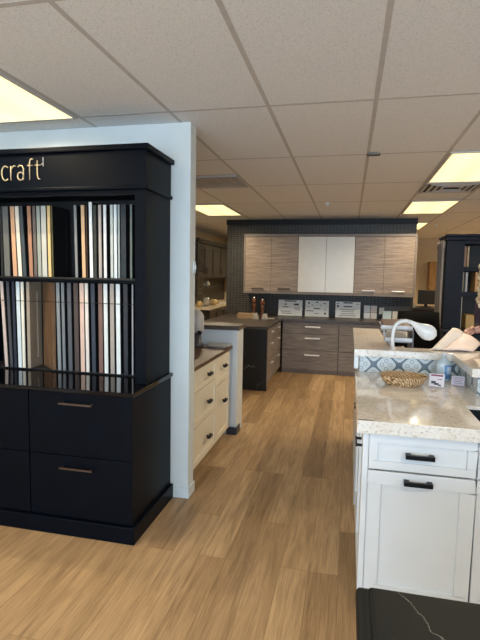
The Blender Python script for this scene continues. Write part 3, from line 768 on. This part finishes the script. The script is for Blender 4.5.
# small things on the island
t = thing('wicker_basket', 'shallow oval wicker basket on the white island worktop', 'basket', (.335, 2.93, IZ1))
c0 = (.33, 2.93, .931)
n = 40; prof = [(.70, 0), (.86, .018), (.97, .042), (1.0, .052), (.985, .056), (.94, .046), (.82, .02), (.66, .008)]
m = MB(); vs = []
for q, (r_, z) in enumerate(prof):
    for k in range(n):
        an = 2*PI*k/n; wv = 1+.012*(1 if (k+q) % 2 else -1)
        vs.append((c0[0]+.131*r_*wv*math.cos(an), c0[1]+.115*r_*wv*math.sin(an), c0[2]+z))
fs = [(i*n+k, i*n+(k+1) % n, (i+1)*n+(k+1) % n, (i+1)*n+k) for i in range(len(prof)-1) for k in range(n)] + [tuple(range(n))[::-1], tuple((len(prof)-1)*n+k for k in range(n))]
m.add(vs, fs); m.build('woven_body', M_wick, t)
MB().tube([(c0[0]+.131*math.cos(a), c0[1]+.115*math.sin(a), c0[2]+.056) for a in [2*PI*k/36 for k in range(37)]], .0045, 8, cap=False).build('rim', M_wick, t, smooth=True)
# bottle
bx, by = .585, 3.13
t = thing('sanitizer_bottle', 'clear plastic bottle with blue label on the island worktop', 'bottle', (bx, by, IZ1))
MB().lathe((bx, by, .931), [(.034, 0), (.037, .006), (.037, .1), (.034, .115), (.02, .132), (.013, .14), (.013, .15)], 24, 1.15, .8).build('bottle_body', paint('frosted_plastic', (.44, .54, .6), .15, spec=.6), t, smooth=True)
m = MB(); lab = [(1.15*.0382*math.cos(a), .8*.0382*math.sin(a)) for a in [math.radians(-88+9*k) for k in range(10)]]
m.add([(bx+x, by+y, z) for z in (.945, 1.03) for x, y in lab], [(i, i+1, i+11, i+10) for i in range(9)])
o = m.build('label_sheet', paint('blue_label', (.12, .3, .62), .35), t, smooth=True)
so = o.modifiers.new('s', 'SOLIDIFY'); so.thickness = .001
m = MB(); m.add([(bx+x*1.02, by+y*1.02, z) for z in (.975, 1.02) for x, y in lab[2:9]], [(i, i+1, i+8, i+7) for i in range(6)])
o = m.build('label_print', paint('pale_blue_print', (.5, .62, .75), .35), t, smooth=True); so = o.modifiers.new('s', 'SOLIDIFY'); so.thickness = .001
MB().lathe((bx, by, 1.0815), [(.016, 0), (.016, .02), (.012, .024)], 16).build('cap', paint('white_cap', (.62, .64, .64), .3), t, smooth=True)
# display cards
def card(x, y, w_, h, rot, tilt, label, marks, mt):
    R = Matrix.Rotation(rot, 3, 'Z') @ Matrix.Rotation(tilt, 3, 'X')
    t = thing('display_card', label, 'card', (x, y, IZ1), 'cards on the island worktop')
    cen = Vector((x, y, .932+h/2*math.cos(tilt)+.001))
    MB().obox(cen, (w_, .002, h), R).build('card_face', mt, t)
    for (u, v, du, dv, mm) in marks:
        MB().obox(cen + R @ Vector(((u-.5)*w_, -.0015, (v-.5)*h)), (du*w_, .0008, dv*h), R).build('print', mm, t)
    c2 = Vector((x, y, .932)) + R @ Vector((0, .02, 0)); R2 = Matrix.Rotation(rot, 3, 'Z') @ Matrix.Rotation(-tilt, 3, 'X')
    MB().obox(cen + Vector((-math.sin(rot)*-1*0, 0, 0)) + Matrix.Rotation(rot, 3, 'Z') @ Vector((0, 2*abs(math.sin(tilt))*h/2+.001, -.003)), (w_*.9, .002, h*.92), R2).build('easel_back', mt, t)
M_card = paint('card_white', (.66, .62, .66), .5); M_pink = paint('card_maroon', (.2, .05, .09), .5); M_dk = paint('card_dark', (.05, .05, .06), .5)
card(.515, 2.93, .082, .075, -.28, math.radians(-18), 'white card with maroon heading and dark picture beside the basket', [(.5, .88, .8, .13, M_pink), (.3, .33, .3, .2, M_dk), (.5, .22, .3, .16, M_dk), (.7, .14, .2, .12, M_dk), (.7, .6, .3, .06, M_pink)], M_card)
card(.645, 3.0, .07, .056, -.3, math.radians(-18), 'small pale lilac card right of the bottle', [(.5, .82, .8, .05, M_ink), (.5, .6, .7, .05, M_pink), (.45, .42, .6, .05, M_ink), (.5, .25, .7, .04, M_ink)], paint('card_lilac', (.55, .5, .58), .5))
tag(box(.062, .125, 2.131, 2.139, .9302, .9312).build('edge_strip', M_blackm, None, org=(.09, 2.133, .93)), 'short thin black strip lying on the front left worktop corner', 'strip')

# white gooseneck lamp on the bar
t = thing('gooseneck_lamp', 'white curved gooseneck lamp with spoon shaped head on the bar', 'lamp', (.30, 3.35, BZ1))
M_wp = paint('white_plastic', (.74, .74, .73), .25, var=.01)
MB().lathe((.303, 3.35, BZ1+.0005), [(.018, 0), (.018, .004), (.013, .008)], 20).build('base', M_wp, t, smooth=True)
P0 = [(.300, 1.095), (.2955, 1.14), (.297, 1.185), (.303, 1.225), (.32, 1.252), (.345, 1.27), (.375, 1.274), (.402, 1.268)]
MB().tube([(x, 3.35, z) for x, z in P0], [.0125]*8, 12).build('neck', M_wp, t, smooth=True)
H0 = [(.4005, 1.2685), (.42, 1.259), (.44, 1.247), (.458, 1.235), (.478, 1.222), (.5, 1.21), (.522, 1.2), (.545, 1.192), (.562, 1.187), (.572, 1.184)]
MB().tube([(x, 3.35, z) for x, z in H0], [.0125, .0145, .021, .031, .043, .051, .053, .046, .031, .007], 18, flat=.7).build('lamp_head', M_wp, t, smooth=True)

# low desk with trays inside the bar
t = thing('reception_desk', 'dark low desk behind the raised bar', 'desk', (.6, 3.95, 0))
box(.29, .93, 3.425, 4.1, .72, .75).build('desk_top', M_butcher, t, bevel=.002)
for x in (.3, .88): box(x, x+.03, 3.44, 4.08, 0, .719).build('desk_leg', M_darkcab, t)
M_tray = paint('clear_grey_plastic', (.66, .67, .7), .2); M_mag = paint('magazine', (.5, .46, .42), .4)
t = thing('literature_rack', 'pale tiered brochure rack standing behind the white lamp', 'rack', (.37, 3.57, .75))
box(.436, .444, 3.45, 3.70, .751, 1.2).build('side_frame', paint('rack_side', (.05, .04, .04), .3), t)
MB().tube([(.31, 3.6, .751), (.31, 3.6, 1.07), (.27, 3.6, 1.13), (.25, 3.6, 1.2)], .006, 8).build('side_frame', M_tray, t)
for k, (z, xl) in enumerate(((.8, .3), (.9, .3), (1.0, .3), (1.115, .255), (1.2, .228))):
    prof2 = [(3.445, z+.03), (3.452, z+.012), (3.475, z), (3.57, z+.008), (3.69, z+.035)]
    p3 = [(xl, y, zz) for y, zz in prof2] + [(xl, y, zz-.005) for y, zz in prof2[::-1]]
    MB().prism(p3, (.435-xl, 0, 0)).build('tray', M_tray, t)
    R = Matrix.Rotation(.2, 3, 'X') @ Matrix.Rotation(.12*(-1)**k, 3, 'Z')
    MB().obox(((xl+.435)/2, 3.575, z+.032), (.435-xl-.03, .2, .01), R).build('magazine', M_mag if k % 2 else paint('magazine_b', (.16, .1, .09), .4), t)

# open office chair, dark, behind
t = thing('office_chair', 'black office chair behind the bar, under the far monitor', 'chair', (.62, 4.7, 0))
M_fab = paint('black_fabric', (.004, .004, .004), .9, spec=.1)
m = MB(); 
vs = []; fs = []
for j in range(7):
    for i in range(7):
        u = i/6-.5; v = j/6
        vs.append((.66+u*(.42-.08*abs(v-.5)), 4.86+.12*v*.6-.18*u*u, .62+.62*v))
fs = [(j*7+i, j*7+i+1, (j+1)*7+i+1, (j+1)*7+i) for j in range(6) for i in range(6)]
m.add(vs, fs); o = m.build('backrest', M_fab, t, smooth=True); so = o.modifiers.new('s', 'SOLIDIFY'); so.thickness = .05
box(.44, .88, 4.4, 4.85, .44, .52).build('seat', M_fab, t, bevel=.03)
MB().tube([(.66, 4.62, .08), (.66, 4.62, .44)], .03, 12).build('gas_column', M_blackm, t, smooth=True)
MB().tube([(.66, 4.8, .45), (.66, 4.96, .5), (.66, 4.93, .75)], .02, 8).build('back_bracket', M_blackm, t, smooth=True)
for k in range(5):
    a = 2*PI*k/5+.3; x, y = .66+.27*math.cos(a), 4.62+.27*math.sin(a)
    l = MB().tube([(.66, 4.62, .1), (x, y, .07)], .018, 8).build('leg', M_blackm, t)
    MB().tube([(x-.02, y, .028), (x+.02, y, .028)], .027, 14).build('caster', M_blackm, l)

# open booklet held over the bar
M_pap = paint('booklet_paper', (.86, .76, .66), .6, var=.03); M_pap2 = paint('booklet_paper_pink', (.84, .7, .64), .6, var=.05)
t = thing('open_booklet', 'large open booklet held tilted over the bar by the person', 'booklet', (.72, 3.45, BZ1))
A = at(452.5, 328, 3.58); B = at(464, 333.5, 3.6); B2 = at(464, 332.5, 3.62); Cn = at(440, 352, 3.34); D = at(429, 352, 3.34); E_ = at(481, 344, 3.55); F_ = at(473, 352, 3.33)
for nm, q, mt in (('left_page', (A, B, Cn, D), M_pap), ('right_page', (B, E_, F_, Cn), M_pap2)):
    m = MB(); q = [Vector(v) for v in q]; N = (q[1]-q[0]).cross(q[2]-q[0]).normalized(); vs = []
    for j in range(9):
        for i in range(9):
            u, v = i/8, j/8; p = (q[0]*(1-u)+q[1]*u)*(1-v) + (q[3]*(1-u)+q[2]*u)*v
            p = p + Vector((0, 0, .012*math.sin(u*PI))); p.z = max(p.z, BZ1+.006); vs.append(p)
    m.add(vs, [(j*9+i, j*9+i+1, (j+1)*9+i+1, (j+1)*9+i) for j in range(8) for i in range(8)])
    o = m.build(nm, mt, t, smooth=True); so = o.modifiers.new('s', 'SOLIDIFY'); so.thickness = .003; so.offset = 1
o = MB().prism([(.70, 2.79, BZ1+.001), (.98, 2.81, BZ1+.001), (.95, 3.08, BZ1+.001), (.73, 3.03, BZ1+.001)], (0, 0, .004)).build('loose_papers', M_pap, None, org=(.83, 2.9, BZ1))
tag(o, 'loose cream papers on the right arm of the bar', 'papers')

# ------------------------------------------------------------------ near black marble topped counter (bottom right corner)
t = thing('marble_counter', 'black veined marble counter corner with ogee edge in the foreground', 'counter', (.65, .65, 0))
x0, x1, y0, y1 = .038, 1.25, .3, 1.0
prof = [(.034, .92), (.03, .9195), (.026, .915), (.024, .909), (.019, .9055), (.011, .9035), (.005, .899), (.0015, .892), (0, .884), (0, .875), (.006, .872)]
m = MB(); vs = []
for ins, z in prof: vs += [(x0+ins, y0+ins, z), (x1-ins, y0+ins, z), (x1-ins, y1-ins, z), (x0+ins, y1-ins, z)]
fs = [(i*4+k, i*4+(k+1) % 4, (i+1)*4+(k+1) % 4, (i+1)*4+k) for i in range(len(prof)-1) for k in range(4)] + [(0, 1, 2, 3), tuple(len(prof)*4-4+k for k in (3, 2, 1, 0))]
m.add(vs, fs); m.build('stone_top', M_marble2, t)
box(.08, 1.2, .36, .95, .1, .871).build('body', M_black, t, bevel=.002)
box(.12, 1.16, .4, .86, 0, .099).build('toe_kick', M_black, t)
for a in (.083, .645): shaker(a, a+.552, .11, .86, .34).build('door', M_black, t, bevel=.002)

# ------------------------------------------------------------------ navy display tower (far right)
nx, ny = 1.12, 6.2
t = thing('navy_display_cabinet', 'tall navy display cabinet holding door samples at the far right', 'display cabinet', (2.0, 6.7, 0))
box(nx+.02, 3.0, ny+.02, 6.65, 0, .92).build('base', M_navy, t)
box(nx-.01, 3.02, ny-.02, 6.67, .925, .965).build('worktop', M_stone, t, bevel=.003)
box(nx, nx+.2, ny, 6.6, .966, 2.02).build('pier', M_navy, t, bevel=.003)
box(nx+.2005, 2.7, 6.56, 6.6, .966, 2.02).build('back_panel', M_inner, t)
box(2.7005, 3.0, ny, 6.6, .966, 2.02).build('pier', M_navy, t, bevel=.003)
box(nx+.201, 2.699, ny, 6.559, 1.98, 2.02).build('head_rail', M_navy, t)
MB().box(nx-.012, 3.03, ny-.03, 6.62, 2.021, 2.06).box(nx-.025, 3.06, ny-.05, 6.63, 2.06, 2.09).build('crown', M_navy, t, bevel=.006)
for y in (6.26, 6.4, 6.55):
    MB().lathe((nx-.0285, y, .966), [(.026, 0), (.026, .06), (.017, .08), (.017, .95), (.026, .98), (.028, 1.054)], 12).build('pilaster', paint('grey_bronze', (.2, .17, .14), .35), t, smooth=True)
for z in (1.36, 1.66): box(nx+.201, 2.699, ny+.06, 6.559, z, z+.05).build('shelf', M_navy, t)
for z0, z1 in ((.1, .36), (.37, .63), (.64, .91)):
    d = box(nx+.03, nx+.78, ny, ny+.019, z0, z1).build('drawer', M_navy, t, bevel=.002)
    bar_handle(d, (nx+.4, ny, (z0+z1)/2), .16, (1, 0, 0), (0, -1, 0), M_bronze)
ns = [(1.40, 1.425, 1.721, 1.96, (120, 90, 66), 'brown'), (1.435, 1.455, 1.721, 1.96, (150, 128, 100), 'tan'),
      (1.392, 1.41, 1.421, 1.65, (150, 148, 142), 'light grey'), (1.43, 1.455, 1.421, 1.65, (140, 142, 148), 'blue grey'), (1.54, 1.57, 1.421, 1.65, (160, 122, 78), 'golden oak'), (1.6, 1.63, 1.421, 1.65, (146, 104, 66), 'reddish oak'),
      (1.385, 1.408, .967, 1.352, (166, 164, 156), 'silver grey'), (1.46, 1.60, .967, 1.13, (158, 130, 76), 'wide ochre'), (1.62, 1.7, .967, 1.1, (120, 84, 50), 'wide walnut')]
rows = {1.721: 'top shelf', 1.421: 'middle shelf', .967: 'bottom row'}
for i, (a, b_, z0, z1, col, cn) in enumerate(ns):
    o = box(a-.062, b_-.062, ny+.09, ny+.34, z0+(.0 if z0 < 1 else -.01), min(z1, 1.355 if z0 < 1 else z1-.0)).build('door_sample', paint('navy_sample_%d' % i, srgb(*col), .5), None, bevel=.002, org=(a, ny+.2, z0))
    tag(o, '%s door sample on the %s of the navy display cabinet' % (cn, rows[z0]), 'door sample', 'door samples in the navy cabinet')

# far room behind
t = thing('wall_cupboard', 'honey coloured wooden cupboard hung on the far beige wall', 'cupboard', (2.05, 12.4, 1.3))
box(1.86, 2.4, 12.3, 12.599, 1.31, 1.98).build('body', M_far_wood, t)
for a in (1.86, 2.132): box(a+.003, a+.265, 12.28, 12.299, 1.315, 1.975).build('door', M_far_wood, t, bevel=.003)
t = thing('far_desk', 'dark desk with clutter in the far room below the monitor', 'desk', (1.75, 10.2, 0))
box(1.15, 2.6, 9.85, 10.6, .96, 1.0).build('desk_top', M_darkcab, t)
box(1.2, 2.55, 9.9, 10.55, 0, .959).build('body', paint('maroon_brown', (.03, .014, .012), .5), t)
t = thing('computer_monitor', 'black computer monitor on the far desk', 'monitor', (1.5, 10.1, 1.0))
box(1.34, 1.66, 10.1, 10.14, 1.06, 1.34).build('screen', M_inner, t, bevel=.004)
box(1.47, 1.53, 10.141, 10.17, 1.0, 1.2).build('stand', M_blackm, t)
box(1.4, 1.6, 10.05, 10.25, 1.001, 1.015).build('foot', M_blackm, t)
for i, (x, h, col, l) in enumerate(((1.24, .05, (.3, .3, .28), 'small pale box at the left end of the far desk'), (1.72, .07, (.35, .33, .3), 'small pale box right of the monitor on the far desk'), (1.3, .04, (.12, .1, .09), 'small dark box beneath the monitor on the far desk'))):
    o = box(x-.03, x+.03, 9.9, 9.97, 1.001, 1.001+h).build('small_box', paint('desk_item_%d' % i, col, .5), None, bevel=.003, org=(x, 9.93, 1.001)); tag(o, l, 'box', 'boxes on the far desk')
# large dark printer stand below, right of tiled wall
t = thing('dark_sideboard', 'dark sideboard in the gap between bar and navy cabinet', 'sideboard', (1.3, 8.2, 0))
box(1.06, 1.75, 7.5, 8.1, .05, .93).build('body', paint('espresso', (.02, .012, .01), .4), t, bevel=.004)
box(1.05, 1.77, 7.48, 8.12, .931, .96).build('top', M_inner, t)
for a in (1.065, 1.41): box(a, a+.335, 7.48, 7.499, .07, .92).build('door', paint('espresso', (.02, .012, .01), .4), t, bevel=.003)
for x in (1.1, 1.7):
    for y in (7.55, 8.05): box(x-.02, x+.02, y-.02, y+.02, 0, .049).build('foot', M_inner, t)

# ------------------------------------------------------------------ dark kitchen at the far left
FX = -2.9
t = thing('dark_wall_cabinet', 'dark wood wall cabinets with wine rack at the far left', 'wall cabinet', (-3.1, 10.2, 1.3))
box(-3.299, FX-.02, 9.0, 12.5, 1.5, 2.2).build('body', M_darkcab, t)
MB().box(-3.299, FX+.03, 8.97, 12.53, 2.2, 2.24).box(-3.299, FX+.06, 8.94, 12.56, 2.24, 2.28).build('crown', M_darkcab, t, bevel=.006)
box(-3.299, FX-.005, 9.0, 9.45, 1.12, 1.5).build('rack_box', M_darkcab, t)
m = MB()
for k in range(4):
    z = 1.16+.08*k
    m.tube([(FX-.003, 9.03, z), (FX-.003, 9.42, z+.08)], .006, 6).tube([(FX-.003, 9.03, z+.08), (FX-.003, 9.42, z)], .006, 6)
m.build('lattice', M_ledge, t)
box(-3.284, FX-.03, 9.451, 10.6, 1.29, 1.31).build('niche_shelf', M_darkcab, t)
for k, (a, b_) in enumerate(((9.02, 9.55), (9.57, 10.15), (10.17, 10.78), (10.8, 11.4), (11.42, 12.4))):
    d = shaker(a, b_, 1.52, 2.18, FX, flip='x', rail=.06).build('door', M_darkcab, t, bevel=.003)
    bar_handle(d, (FX, (b_-.04 if k % 2 == 0 else a+.04), 1.66), .14, (0, 0, 1), (1, 0, 0), M_bronze, .007, .025)
    if k == 0:
        g_ = MB()
        for q in range(4): g_.tube([(FX+.002, 9.1, 1.6+.13*q), (FX+.002, 9.47, 1.7+.13*q)], .007, 6).tube([(FX+.002, 9.1, 1.7+.13*q), (FX+.002, 9.47, 1.6+.13*q)], .007, 6)
        g_.build('mullion', M_ledge, d)
M_pot = paint('white_ceramic', (.5, .46, .38), .3)
for i, (y, h, l) in enumerate(((9.65, .075, 'small cream pot in the dark niche, left of the pair'), (10.05, .11, 'larger white pitcher in the dark niche, right of the pair'))):
    t = thing('ceramic_pot', l, 'pot', (-3.05, y, 1.31), 'pots in the niche')
    MB().lathe((-3.02, y, 1.311), [(.04, 0), (.07, h*.3), (.075, h*.6), (.045, h*.95), (.05, h*1.1)], 16).build('body', M_pot, t, smooth=True)
    MB().tube([(-3.02, y+.07, 1.311+h*.8), (-3.02, y+.12, 1.311+h*.6), (-3.02, y+.07, 1.311+h*.3)], .008, 6).build('handle', M_pot, t, smooth=True)
t = thing('dark_backsplash', 'dark patterned backsplash behind the far left worktop', 'backsplash', (-3.28, 10, .93))
box(-3.299, -3.285, 9.451, 12.59, .932, 1.499).build('tile_sheet', M_mosaic, t)
t = thing('dark_base_cabinet', 'dark base cabinets under the lit worktop at the far left', 'cabinet', (-3.0, 9.9, 0))
box(-3.29, -2.65, 8.95, 11.3, .09, .885).build('body', M_darkcab, t)
box(-3.29, -2.72, 8.95, 11.3, 0, .089).build('toe_kick', M_inner, t)
for k in range(4):
    d = shaker(8.97+.58*k, 8.97+.58*k+.56, .11, .87, -2.63, flip='x', rail=.06).build('door', M_darkcab, t, bevel=.003)
    bar_handle(d, (-2.63, 8.97+.58*k+.5, .75), .12, (0, 0, 1), (1, 0, 0), M_bronze, .007, .025)
tag(MB().prism([(-3.284, 8.85, .886), (-2.58, 8.85, .886), (-2.66, 10.0, .886), (-2.58, 11.4, .886), (-3.284, 11.4, .886)], (0, 0, .045)).build('worktop', paint('pale_stone', (.62, .55, .43), .3), None, bevel=.004, org=(-3, 10, .886)), 'pale stone worktop on the dark far left cabinets', 'worktop')
M_yel = paint('butter_ceramic', (.66, .47, .2), .4)
for i, (x, y, r_, h, l) in enumerate(((-2.85, 8.98, .05, .12, 'yellow cup at the near end of the far left worktop'), (-2.8, 9.3, .07, .17, 'tall cream jug on the far left worktop'), (-2.78, 9.75, .09, .12, 'round yellow bowl on the far left worktop'), (-2.85, 10.1, .06, .1, 'small yellow dish on the far left worktop, deepest'))):
    t = thing('kitchen_crockery', l, 'crockery', (x, y, .931), 'crockery on the far left worktop')
    MB().lathe((x, y, .9315), [(r_*.6, 0), (r_, h*.35), (r_*.95, h*.7), (r_*.7, h)], 16).build('body', M_yel if i != 1 else M_pot, t, smooth=True)
    MB().tube([(x+r_*.9, y, .9315+h*.7), (x+r_*1.5, y, .9315+h*.55), (x+r_*.95, y, .9315+h*.3)], .007, 6).build('handle', M_yel if i != 1 else M_pot, t, smooth=True)
t = thing('light_switch', 'small pale switch plate on the end of the partition wall', 'switch', (-1.045, 3.165, 1.6))
box(-1.0452, -1.038, 3.145, 3.185, 1.565, 1.645).build('plate', M_base, t, bevel=.001)
box(-1.038, -1.03, 3.158, 3.172, 1.59, 1.62).build('rocker', M_base, t, bevel=.001)

# ------------------------------------------------------------------ person behind the bar (right edge)
def skin(name, verts, edges, radii, mat, parent, levels=2, root=0):
    base = WP[parent.name]
    me = bpy.data.meshes.new(name); me.from_pydata([tuple(Vector(v)-base) for v in verts], edges, []); me.update()
    o = bpy.data.objects.new(name, me); C.objects.link(o); o.parent = parent; WP[o.name] = base
    me.materials.append(mat)
    o.modifiers.new('skin', 'SKIN').use_smooth_shade = True
    for i, r_ in enumerate(radii):
        sv = me.skin_vertices[0].data[i]; sv.radius = r_ if isinstance(r_, tuple) else (r_, r_); sv.use_root = (i == root)
    s_ = o.modifiers.new('sub', 'SUBSURF'); s_.levels = levels; s_.render_levels = levels
    return o
M_skin = paint('skin', (.56, .3, .22), .5, var=.05); M_shirt = paint('plum_black_shirt', (.035, .018, .03), .8)
M_trous = paint('black_trousers', (.015, .015, .018), .8); M_hair = paint('dark_blond_hair', (.6, .46, .28), .45, var=.3)
px, py = 1.17, 4.0
t = thing('person', 'person with blond curls and dark plum sleeve holding the open booklet', 'person', (px, py, 0))
# body: one continuous surface (skin), clothes over it
V = [(px, py, .95), (px, py, 1.12), (px-.01, py-.01, 1.32), (px-.02, py-.02, 1.44), (px-.03, py-.04, 1.5), (px-.04, py-.07, 1.6), (px-.045, py-.085, 1.68),
     (px-.18, py-.03, 1.4), (px-.2, py-.14, 1.2), (.925, 3.75, 1.195), (.885, 3.735, 1.19),
     (px+.17, py-.01, 1.4), (px+.22, py-.06, 1.14), (px+.1, py-.28, 1.1), (px+.05, py-.32, 1.1),
     (px-.1, py, .88), (px-.11, py+.01, .5), (px-.11, py+.04, .1), (px-.12, py-.1, .035),
     (px+.1, py, .88), (px+.11, py+.01, .5), (px+.11, py+.04, .1), (px+.12, py-.1, .035)]
Ed = [(0, 1), (1, 2), (2, 3), (3, 4), (4, 5), (5, 6), (2, 7), (7, 8), (8, 9), (9, 10), (2, 11), (11, 12), (12, 13), (13, 14), (0, 15), (15, 16), (16, 17), (17, 18), (0, 19), (19, 20), (20, 21), (21, 22)]
Ra = [(.15, .11), (.12, .09), (.14, .1), (.07, .06), .052, (.085, .1), (.07, .085), .052, .042, .026, .03, .052, .042, .03, .035, .09, .062, .042, .035, .09, .062, .042, .035]
body = skin('body', V, Ed, Ra, M_skin, t)
# shirt (torso and sleeves to the wrist) and trousers
SV = [V[0], V[1], V[2], (px-.018, py-.018, 1.43), V[7], V[8], tuple(Vector(V[8]).lerp(Vector(V[9]), .82)), V[11], V[12], tuple(Vector(V[12]).lerp(Vector(V[13]), .7))]
skin('shirt', SV, [(0, 1), (1, 2), (2, 3), (2, 4), (4, 5), (5, 6), (2, 7), (7, 8), (8, 9)], [(.165, .125), (.14, .105), (.16, .118), (.085, .075), .066, .054, .038, .066, .054, .04], M_shirt, t)
skin('trousers', [V[0], V[15], V[16], V[17], V[19], V[20], V[21]], [(0, 1), (1, 2), (2, 3), (0, 4), (4, 5), (5, 6)], [(.17, .13), .108, .08, .06, .108, .08, .06], M_trous, t)
# fingers of the near hand, thumb above the page edge
fingers = [((.88, 3.735, 1.2), (.85, 3.715, 1.203), (.825, 3.69, 1.193), (.812, 3.675, 1.182)), ((.878, 3.725, 1.193), (.842, 3.695, 1.192), (.818, 3.67, 1.18), (.806, 3.655, 1.168)),
           ((.88, 3.715, 1.186), (.848, 3.682, 1.182), (.826, 3.658, 1.17), (.814, 3.644, 1.158)), ((.885, 3.708, 1.18), (.86, 3.678, 1.173), (.843, 3.658, 1.162), (.834, 3.648, 1.152)),
           ((.895, 3.745, 1.205), (.872, 3.712, 1.216), (.856, 3.685, 1.21), (.85, 3.668, 1.2))]
for f in fingers: skin('finger', list(f), [(0, 1), (1, 2), (2, 3)], [.011, .0095, .0085, .007], M_skin, body)
hx, hy, hz = px-.045, py-.085, 1.64
hd = MB().ball((hx, hy, hz), (.078, .098, .12), 24, 16)
hd.prism([(hx-.012, hy-.09, hz-.03), (hx+.012, hy-.09, hz-.03), (hx, hy-.12, hz-.032), ], (0, .004, .045))
hd.build('head', M_skin, t, smooth=True)
for s_ in (-1, 1):
    MB().ball((hx+s_*.03, hy-.088, hz+.008), (.013, .009, .008)).build('eye', M_base, t, smooth=True)
    MB().ball((hx+s_*.03, hy-.0945, hz+.008), (.005, .004, .005)).build('pupil', M_inner, t, smooth=True)
    MB().ball((hx+s_*.078, hy+.005, hz), (.012, .02, .032)).build('ear', M_skin, t, smooth=True)
MB().ball((hx, hy-.092, hz-.055), (.026, .01, .008)).build('mouth', paint('lips', (.4, .12, .11), .5), t, smooth=True)
hr = MB().ball((hx, hy+.025, hz+.035), (.1, .105, .115), 20, 12)
random.seed(3)
for k in range(46):
    a = math.radians(-20+220*k/45) ; r0 = .095+.02*random.random()
    x0_, y0_ = hx+r0*math.cos(a), hy+.02+r0*math.sin(a); pts = []
    for q in range(17):
        z = hz+.06-.022*q; ph = q*1.2+k; sp = 1+.28*min(1, q/8)
        pts.append((hx+(x0_-hx)*sp+.012*math.cos(ph), hy+.02+(y0_-hy-.02)*sp+.012*math.sin(ph), z))
    hr.tube(pts, [.006]+[.013]*14+[.009, .004], 6)
for k in range(7):
    pts = [(hx-.158-.012*(k % 3)+.014*math.cos(q*1.5+k), hy-.03-.014*k+.014*math.sin(q*1.5+k), hz+.03-.02*q) for q in range(17)]
    hr.tube(pts, [.006]+[.015]*14+[.01, .004], 6)
hr.build('hair', M_hair, t, smooth=True)

# ------------------------------------------------------------------ light
W_ = bpy.data.worlds.new('World'); S.world = W_; W_.use_nodes = True
bg = W_.node_tree.nodes['Background']
bg.inputs[0].default_value = (.62, .8, 1, 1); bg.inputs[1].default_value = 11.0
def area(name, loc, rot, sx, sy, power, col):
    l = bpy.data.lights.new(name, 'AREA'); l.shape = 'RECTANGLE'; l.size = sx; l.size_y = sy; l.energy = power; l.color = col
    o = bpy.data.objects.new(name, l); C.objects.link(o); o.location = loc; o.rotation_euler = rot; l.cycles.is_portal = True; return o
# daylight coming in through the two shop windows behind the camera
area('window_daylight', (-1.22, YN-.12, 1.3), (-PI/2, 0, PI), 3.3, 2.05, 170, (.74, .88, 1))
area('window_daylight', (2.47, YN-.12, 1.3), (-PI/2, 0, PI), 3.4, 2.05, 170, (.74, .88, 1))

# ------------------------------------------------------------------ camera
cam = bpy.data.cameras.new('Camera'); co = bpy.data.objects.new('Camera', cam); C.objects.link(co)
cam.sensor_fit = 'HORIZONTAL'; cam.sensor_width = 36; cam.lens = 36*FPX/480; cam.clip_start = .02
Mx = Matrix.Identity(4)
for i in range(3): Mx[i][0] = rt2[i]; Mx[i][1] = up2[i]; Mx[i][2] = -fw[i]
Mx[0][3], Mx[1][3], Mx[2][3] = 0, 0, EYE
co.matrix_world = Mx
S.camera = co
S.view_settings.view_transform = 'Standard'; S.view_settings.look = 'None'; S.view_settings.gamma = 1
S.view_settings.use_curve_mapping = False
S.view_settings.exposure = 0.0
